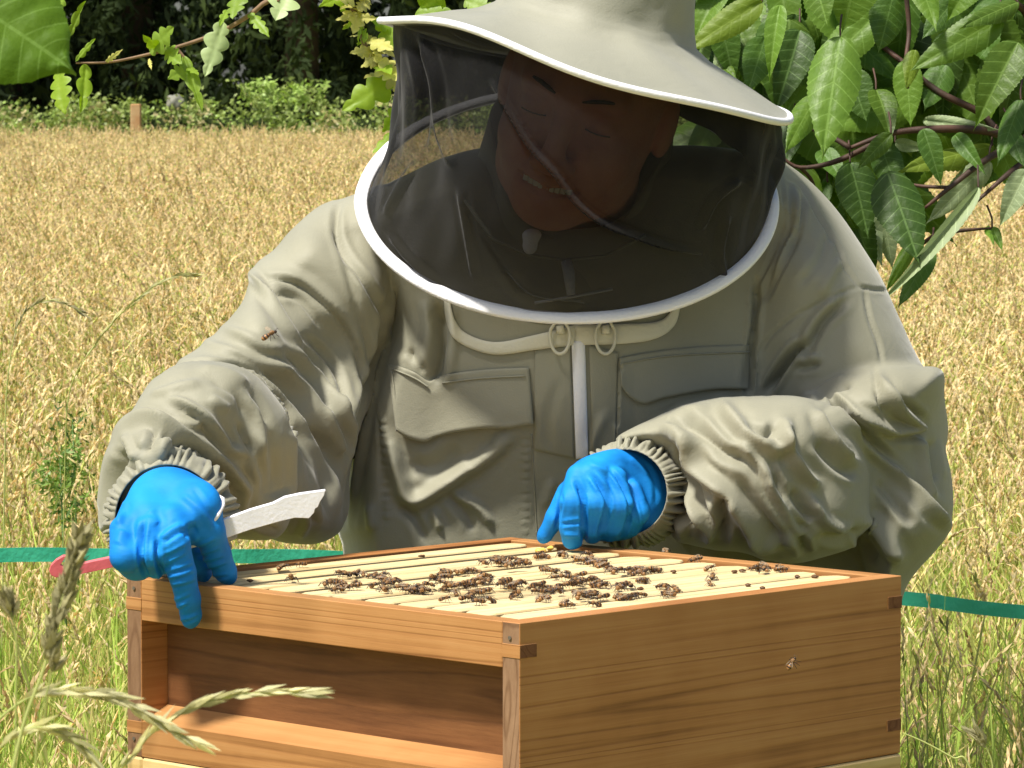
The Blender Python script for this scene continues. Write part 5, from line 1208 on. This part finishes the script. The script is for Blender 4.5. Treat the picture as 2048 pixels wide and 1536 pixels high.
# ---- oak twig hanging in from the top left
OM = {'mid': leafmat('oak_leaf', (.19, .30, .035), (.27, .40, .055), trans=.42, scale=4, var=.18), 'pale': leafmat('oak_leaf_pale', (.36, .47, .20), (.44, .54, .26), trans=.3, scale=4, var=.1), 'yellow': leafmat('oak_leaf_yellow', (.50, .50, .12), (.62, .58, .22), trans=.4, scale=4, var=.15), 'lime': leafmat('oak_leaf_lime', (.24, .38, .03), (.32, .46, .05), trans=.5, scale=4, var=.12)}
OL = {k_: [leaf_mesh('leaf', m_, wd=.55, lobes=lb_, serr=0, fold=f_, droop=.15, seed=s_, ns=52, vamp=.008, curl=.3) for s_, lb_, f_ in ((1, 3.5, .25), (2, 2.6, .4), (3, 4.2, .15))] for k_, m_ in OM.items()}
obark = plain('oak_twig_bark', (.26, .17, .10), .7, .2, nscale=60, bump=.4, bscale=120)
YO = 3.05
oak = empty('oak_branch', tuple(W(420, -1500, 2.5)), label='thin oak twig with ragged lobed leaves hanging across the dark wood at top left', cat='branch')
ctube('twig', [W(420, -1500, 2.5), W(640, -600, 2.9), W(600, -80, 3.04), W(525, 8, YO), (W(470, 48, YO)), W(420, 72, YO), W(350, 95, YO), W(290, 110, YO), W(220, 124, YO), W(152, 126, YO)], [.012, .006, .0028, .0020, .0018, .0016, .0014, .0012, .001, .0007], oak, obark)
ctube('twig', [W(470, 48, YO), W(452, 60, YO), W(448, 78, YO)], [.0018, .0014, .001], oak, obark)
ctube('twig', [W(352, 95, YO), W(366, 112, YO), W(382, 130, YO)], [.0015, .0012, .001], oak, obark)
ctube('twig', [W(590, -60, 3.06), W(565, -20, 3.05), W(556, 2, 3.04)], [.002, .0014, .001], oak, obark)
for i, (x0, y0, x1, y1, wpx, kd) in enumerate([(300, 104, 338, 54, 46, 'mid'), (322, 100, 288, 76, 24, 'mid'), (330, 96, 356, 124, 34, 'mid'), (446, 44, 414, 147, 46, 'pale'), (366, 112, 406, 214, 26, 'mid'), (384, 134, 341, 152, 34, 'mid'), (372, 132, 396, 142, 16, 'lime'),
        (580, -22, 552, 34, 60, 'pale'), (498, 26, 536, 66, 24, 'mid'), (480, -12, 462, 30, 40, 'mid'), (170, 128, 168, 220, 32, 'lime'), (118, 140, 121, 222, 46, 'lime'), (152, 122, 182, 78, 15, 'mid'), (140, 72, 162, 4, 20, 'mid'), (212, 124, 238, 104, 11, 'yellow'), (126, -12, 112, 28, 22, 'mid'), (455, 20, 440, 46, 16, 'mid'), (298, 118, 300, 132, 8, 'yellow')]):
    a = W(x0, y0, YO); b = W(x1, y1, YO-.02); L = (b-a).length; place_leaf(oak, OL[kd][i % 3], a, b, (wpx*YO/F)/(L*.52), (rn.normal(0, .3), -1, rn.normal(.3, .3)))
oak2 = empty('oak_branch', tuple(W(640, -600, 4.4)), label='yellow green oak shoot with small frilly leaves beside the hat brim', cat='branch')
ctube('twig', [W(640, -600, 4.4), W(650, -200, 4.35), W(690, -20, 4.3), W(712, 30, 4.3), W(735, 100, 4.3), W(775, 142, 4.3), W(830, 190, 4.32)], [.014, .007, .0035, .003, .0028, .0025, .002], oak2, obark)
for i in range(46):
    t = rn.random(); cx = 700+t*62; cy = -20+t*165; side = 1 if i % 2 else -1; an = (math.pi if side < 0 else 0)+rn.normal(0, .7)*1.0; L = rn.uniform(24, 62)*(1.1-t*.3)
    a = W(cx, cy, 4.3+rn.normal(0, .01)); b = W(cx+L*math.cos(an), cy+L*math.sin(an)*.7+8, 4.3+rn.normal(0, .03)); kd = 'yellow' if rn.random() < .8 else 'lime'
    place_leaf(oak2, OL[kd][i % 3], a, b, rn.uniform(.55, .9), rnd_n(rn, .6))
for i, (x0, y0, x1, y1, wpx, kd) in enumerate([(800, 150, 686, 216, 58, 'lime'), (760, 40, 800, 96, 44, 'lime'), (800, 60, 746, 36, 30, 'lime'), (770, 145, 815, 175, 44, 'yellow'), (770, 150, 730, 150, 22, 'yellow'), (820, 200, 770, 262, 40, 'lime'), (840, 12, 890, -16, 60, 'lime'), (830, 30, 905, 22, 44, 'mid'), (930, 0, 985, 22, 46, 'mid'), (800, 260, 745, 300, 26, 'lime'), (760, 320, 735, 336, 14, 'lime')]):
    a = W(x0, y0, 4.34); b = W(x1, y1, 4.32); L = (b-a).length; place_leaf(oak2, OL[kd][i % 3], a, b, (wpx*4.33/F)/(L*.52), (rn.normal(0, .3), -1, rn.normal(.4, .3)))
# ---- large foreground leaf in the top left corner
YB = 1.95
bigm = cherrymat('hazel_leaf', (.075, .15, .012), (.11, .20, .020), trans=.42, scale=3, var=.02, rough=.58, spec=.15)
bl = empty('hazel_branch', tuple(W(-700, 100, YB+.1)), label='big glossy ribbed leaf close to the camera in the top left corner', cat='branch')
ctube('twig', [W(-700, 100, YB+.1), W(-400, 40, YB+.03), W(-150, 60, YB+.02), W(-100, 90, YB+.01)], [.004, .003, .002, .0014], bl, obark)
bigleaf = leaf_mesh('leaf', bigm, wd=.82, fold=.12, droop=.12, serr=.010, veins=6, vamp=.030, ns=64, nw=8, tipk=.2, seed=4, curl=.25)
place_leaf(bl, bigleaf, W(-130, -40, YB), W(150, 125, YB-.02), 1.02, (.15, -1, .5))
place_leaf(bl, bigleaf, W(-250, -120, YB+.05), W(40, -60, YB), .9, (-.2, -1, .6))
# ---- foreground grasses, bottom left
FGm = grassmat('foreground_husk', (.62, .60, .30), (.74, .70, .42), trans=.4); FGs = grassmat('foreground_stem', (.42, .48, .14), (.52, .56, .2), trans=.3); FGp = grassmat('foreground_spike', (.34, .32, .16), (.42, .38, .2), trans=.3)
def stalk(pts, Y, r, head0, label, mat_s=FGs, mat_h=FGm, L=.016, wd=.0016, spread=.35, dens=1.0, seed=1):
    P = smoothpoly([tuple(W(x, y, Y+dz)) for x, y, dz in pts], 10); rn = np.random.default_rng(seed)
    base = P[0].copy(); gz = float(ground_z(base[0], base[1])); Pf = np.vstack([[base[0]-.02, base[1]+.01, gz], [base[0]-.01, base[1], (gz+base[2])/2], P])
    root = empty('grass_stalk', (base[0]-.02, base[1]+.01, gz), label=label, cat='grass stalk'); o0 = np.array(root.location)
    V, Fc = tube_data(Pf-o0, np.linspace(r, r*.45, len(Pf)), 6); obj('stem', mesh('stem', V, Fc, mat_s), root)
    n = len(P); i0 = int(n*head0); Vs = []; Fs = []; Ms = []
    for i in range(i0, n-1):
        for _ in range(int(dens) if dens >= 1 else (1 if rn.random() < dens else 0)):
            d = P[i+1]-P[i]; d /= np.linalg.norm(d); off = rn.normal(size=3); off -= d*off.dot(d); off /= np.linalg.norm(off)
            spikelet(P[i]-o0+off*r*.8, d+off*spread, L*rn.uniform(.7, 1.25), wd*rn.uniform(.8, 1.2), Vs, Fs, Ms, 0, rn)
    obj('seed_head', mesh('seed_head', Vs, Fs, mat_h, smooth=False), root)
    return root
stalk([(60, 1700, .05), (180, 1610, .03), (235, 1545, 0), (300, 1470, 0), (350, 1430, 0), (420, 1402, 0), (500, 1387, 0), (560, 1386, 0), (628, 1386, 0)], 1.75, .0006, .22, 'pale drooping grass spike crossing the recessed panel of the box', seed=3, L=.0125, wd=.0011, spread=.16, dens=1.5)
stalk([(-120, 1640, 0), (-60, 1500, 0), (20, 1420, 0), (80, 1388, 0), (150, 1383, 0), (215, 1392, 0), (270, 1415, 0), (330, 1452, 0), (385, 1480, 0)], 1.72, .0007, .30, 'arching grass spike curving down in front of the box corner', seed=4, L=.0125, wd=.0013, spread=.22, dens=1.2)
stalk([(-20, 1700, 0), (20, 1560, 0), (50, 1440, 0), (90, 1330, 0), (115, 1230, 0), (140, 1150, 0), (160, 1075, 0)], 1.60, .0009, .52, 'blurred upright brown grass spike in front of the red hook', mat_h=FGp, seed=5, L=.009, wd=.0016, spread=.5, dens=5)
stalk([(30, 1700, 0), (32, 1400, 0), (33, 1290, 0), (25, 1235, 0), (12, 1200, 0)], 1.70, .0005, .72, 'short blurred grass head at the left border', mat_h=FGp, seed=6, L=.008, wd=.0013, spread=.6, dens=4)
stalk([(60, 1700, 0), (75, 1480, 0), (95, 1380, 0), (112, 1322, 0)], 1.70, .0005, .82, 'tiny dark grass head below the upright spike', mat_h=FGp, seed=7, L=.008, wd=.0015, spread=.5, dens=4)
stalk([(-80, 1700, 0), (-30, 1540, 0), (30, 1470, 0), (90, 1455, 0), (150, 1480, 0), (190, 1530, 0)], 1.68, .0007, .3, 'low arching grass spike at the bottom left corner', seed=8, L=.012, wd=.0012, spread=.25, dens=1)
stalk([(1960, 1750, 0), (1985, 1560, 0), (1975, 1500, 0), (1955, 1470, 0)], 2.6, .0007, .7, 'grass head at the bottom right corner', mat_h=FGp, seed=9, L=.012, wd=.0018, spread=.4, dens=3)
stalk([(2010, 1750, 0), (1940, 1535, 0), (1905, 1515, 0), (1850, 1485, 0), (1806, 1466, 0)], 3.05, .0011, .98, 'pale cut straw poking out beside the right end of the box', seed=10)
stalk([(1860, 1750, 0), (1868, 1500, 0), (1900, 1330, 0), (1890, 1250, 0)], 3.9, .0009, .86, 'dark thin grass stem to the right of the box', mat_h=FGp, seed=11, L=.014)
stalk([(130, 920, .0), (140, 780, 0), (190, 690, 0), (260, 610, 0), (330, 560, 0), (385, 548, 0)], 4.9, .0008, .35, 'long arching grass head standing over the field at left', seed=12, L=.016, wd=.0016, spread=.2, dens=1)
stalk([(10, 900, 0), (15, 760, 0), (40, 640, 0), (100, 600, 0), (165, 625, 0)], 4.7, .0009, .4, 'bent brown grass head near the left border', seed=13, L=.014, mat_h=FGp, spread=.2, dens=1)

# ------------------------------------------------------------ bees
beem = [plain('bee_brown', (.30, .17, .075), .7, .2, nscale=500, c2=(.19, .10, .04), bump=.6, bscale=900), plain('bee_dark', (.035, .02, .012), .35, .5), plain('bee_amber', (.30, .15, .05), .45, .4)]
wm, n, b, o_ = newmat('bee_wing'); b.inputs['Base Color'].default_value = (.34, .26, .17, 1); b.inputs['Roughness'].default_value = .25; tr = N(n, 'ShaderNodeBsdfTransparent'); mx = N(n, 'ShaderNodeMixShader', i_0=.45); n.links.new(tr.outputs[0], mx.inputs[1]); n.links.new(b.outputs[0], mx.inputs[2]); n.links.new(mx.outputs[0], o_.inputs[0])
beem.append(wm)
def bee_mesh(seed, spread=.25, fly=False, wings=True):
    rn = np.random.default_rng(seed); Vs = []; Fs = []; Ms = []
    def ell(c, r, tilt, mats, nu=8, nv=9):
        o = len(Vs)
        for i in range(nv+1):
            t = math.pi*i/nv
            for j in range(nu):
                a = 2*math.pi*j/nu; x = -math.cos(t)*r[0]; rr = math.sin(t); k = 1-.25*(x/r[0]) if r[0] > .003 else 1; y = rr*math.cos(a)*r[1]*k; z = rr*math.sin(a)*r[2]*k
                Vs.append((c[0]+x*math.cos(tilt)-z*math.sin(tilt), c[1]+y, c[2]+x*math.sin(tilt)+z*math.cos(tilt)))
        for i in range(nv):
            for j in range(nu): Fs.append((o+i*nu+j, o+i*nu+(j+1) % nu, o+(i+1)*nu+(j+1) % nu, o+(i+1)*nu+j)); Ms.append(mats[i % len(mats)])
    ell((-.0042, 0, .0036), (.0044, .0023, .0022), .12, [2, 0, 2, 1, 2, 1, 0, 1, 1]); ell((.0016, 0, .0042), (.0023, .0021, .0020), 0, [0]); ell((.0046, 0, .0036), (.0012, .0016, .0015), 0, [1])
    for s in (-1, 1):
        for k, x in enumerate((.0026, .0012, -.0004)):
            a = s*(1.57+(k-1)*.5); p0 = Vector((x, s*.001, .003)); p1 = p0+Vector((math.cos(a)*.001, math.sin(a)*.0032, .0012)); p2 = p1+Vector((math.cos(a)*.0015+(1-k)*.0012, math.sin(a)*.0022, -.0042))
            V, Fc = tube_data([p0, p1, p2], [.00035, .00032, .0002], 4, False); o = len(Vs); Vs.extend([tuple(v) for v in V]); Fs.extend([tuple(i+o for i in f) for f in Fc]); Ms.extend([1]*len(Fc))
        V, Fc = tube_data([(.0054, s*.0005, .0044), (.0068, s*.0012, .0054), (.0078, s*.0016, .0042)], .00015, 3, False); o = len(Vs); Vs.extend([tuple(v) for v in V]); Fs.extend([tuple(i+o for i in f) for f in Fc]); Ms.extend([1]*len(Fc))
        for L, w_, x in (((.0092, .0030, .002), (.0065, .0022, .0008)) if wings else ((.0065, .0011, .0008),)):
            a = math.pi-s*(spread*rn.uniform(.6, 1.4)+(.15 if L < .008 else 0)) if not fly else math.pi-s*1.3
            o = len(Vs); up = .0062
            for q, ww in ((0, .12), (.3, .7), (.65, 1), (.9, .8), (1, .2)):
                cx = x+math.cos(a)*L*q; cy = s*.001+(-math.sin(a) if False else math.sin(math.pi-a)*1)*0+(-s*0)+math.sin(a)*L*q; z = up-.001*q+(.003*q if fly else 0)
                Vs.append((cx-math.sin(a)*w_*ww*.5, cy+math.cos(a)*w_*ww*.5, z)); Vs.append((cx+math.sin(a)*w_*ww*.5, cy-math.cos(a)*w_*ww*.5, z+.0002))
            for q in range(4): Fs.append((o+2*q, o+2*q+1, o+2*q+3, o+2*q+2)); Ms.append(3)
    me = mesh('bee', Vs, Fs, beem); me.polygons.foreach_set('material_index', np.array(Ms, np.int32)); me.update(); return me
BM = [bee_mesh(i, (.15, .3, .5, .22)[i]) for i in range(4)]
rn = np.random.default_rng(99)
C = [(662, 1169, 6, 18, 4), (695, 1153, 3, 10, 3), (724, 1150, 2, 6, 3), (749, 1155, 2, 8, 3), (708, 1177, 4, 14, 4), (747, 1177, 1, 2, 2), (769, 1163, 4, 12, 4), (790, 1169, 5, 14, 4), (769, 1183, 2, 6, 3), (814, 1181, 5, 14, 4), (847, 1181, 9, 22, 5), (880, 1148, 2, 6, 4), (888, 1165, 6, 14, 5), (919, 1150, 2, 6, 3), (905, 1185, 4, 12, 4), (945, 1146, 3, 9, 3), (974, 1159, 4, 12, 4), (945, 1169, 8, 22, 5), (962, 1187, 5, 14, 4), (927, 1198, 2, 7, 3), (954, 1209, 1, 1, 1), (978, 1206, 1, 1, 1), (892, 1202, 1, 1, 1),
     (995, 1122, 6, 10, 4), (1023, 1127, 8, 16, 4), (1048, 1126, 4, 10, 4), (958, 1128, 2, 6, 2), (1015, 1169, 6, 14, 4), (1040, 1173, 5, 12, 4), (1032, 1194, 3, 9, 3), (1081, 1120, 3, 7, 3), (1073, 1177, 7, 14, 5), (1077, 1200, 3, 8, 2), (1097, 1142, 4, 9, 4), (1122, 1153, 4, 10, 4), (1151, 1124, 4, 10, 3), (1187, 1128, 5, 12, 4), (1175, 1112, 1, 1, 1), (1124, 1112, 1, 1, 1), (1151, 1169, 7, 14, 5), (1155, 1192, 6, 14, 3), (1128, 1212, 2, 7, 2), (1192, 1192, 4, 11, 3), (1198, 1132, 5, 10, 4), (1228, 1145, 4, 10, 3), (1264, 1145, 6, 13, 4), (1286, 1145, 4, 9, 3), (1316, 1143, 3, 8, 2), (1286, 1163, 3, 9, 3), (1246, 1176, 6, 13, 4), (1237, 1198, 4, 11, 2), (1272, 1196, 4, 10, 2), (1334, 1192, 1, 1, 1), (1325, 1178, 3, 8, 2), (1351, 1181, 2, 6, 2), (1176, 1163, 5, 11, 4), (1104, 1185, 5, 14, 4), (1200, 1176, 4, 12, 3), (1514, 1139, 2, 5, 2), (1532, 1141, 3, 8, 2), (1562, 1141, 3, 7, 2)]
solo = {(568, 1138): 'dark bee crouched at the far left of the bars', (601, 1132): 'bee walking beside the gloved fingers', (583, 1161): 'lone upright bee near the left end of the bars', (673, 1183): 'bee just below the left end of the cluster', (1332, 1104): 'lone bee perched on the back rim of the box', (1391, 1123): 'amber bee alone right of the cluster', (1420, 1139): 'bee alone below the amber bee', (1424, 1159): 'lone bee straddling a gap between bars', (1420, 1172): 'bee head down in a gap between bars', (1187, 1213): 'small bee nearest the front right wall', (1334, 1192): 'bee at the lower right end of the cluster', (1124, 1112): 'bee close to the far gloved finger'}
def bee_label(px, py):
    q = Wz(px, py, BOXTOP); dx, dy = q.x-BX, q.y-BY; lx = dx*math.cos(BR)+dy*math.sin(BR); ly = -dx*math.sin(BR)+dy*math.cos(BR)
    i = min(10, max(0, int((ly+h-TH-.003)/sp_))); t = (lx+.23)/.46
    side = 'close to the front rail' if t < .22 else 'a third of the way along' if t < .42 else 'about halfway along' if t < .6 else 'two thirds of the way along' if t < .8 else 'near its far end'
    return 'bee on the bar '+bar_names[i]+', '+side
def put_bee(px, py, label, z=None, grp=True):
    zz = BOXTOP-.0015+(z if z is not None else abs(rn.normal(0, .0012))-.0008); p = Wz(px, py+2, zz)
    o = bpy.data.objects.new('honey_bee', BM[rn.integers(4)]); COL.objects.link(o); o.location = p
    s = rn.uniform(.72, .96); o.scale = (s, s, s); o.rotation_euler = (rn.normal(0, .18), rn.normal(0, .2), rn.uniform(0, 6.28)); tag(o, label, 'bee', 'honey bees on the frame tops' if grp else None)
    return o
for (x, y, n_, sx, sy) in C:
    for q in range(n_):
        px = x+rn.normal(0, sx*.75); py = y+rn.normal(0, sy*.9)
        lab = bee_label(px, py)
        put_bee(px, py, lab, z=abs(rn.normal(0, .0025)) if n_ > 4 and q > 2 else None)
for (x, y), lab in solo.items(): put_bee(x, y, lab)
fb = bpy.data.objects.new('honey_bee', bee_mesh(9, 1.2, True)); COL.objects.link(fb); fb.location = W(545, 676, 3.42); fb.rotation_euler = (.2, -.5, 0.15); fb.scale = (1.05,)*3
tag(fb, 'bee flying in front of the pale left sleeve', 'bee')
fb = bpy.data.objects.new('honey_bee', bee_mesh(10, .3, False, False)); COL.objects.link(fb); fb.location = W(1588, 1328, 3.16); fb.rotation_euler = (.5, -.95, .35); fb.scale = (.85,)*3
tag(fb, 'bee hovering before the plain right side of the box', 'bee')
# a few sparse insects' legs of the field: dark seed head specks are part of the tufts
for me_ in [m_ for m_ in bpy.data.meshes if m_.users == 0]: bpy.data.meshes.remove(me_)
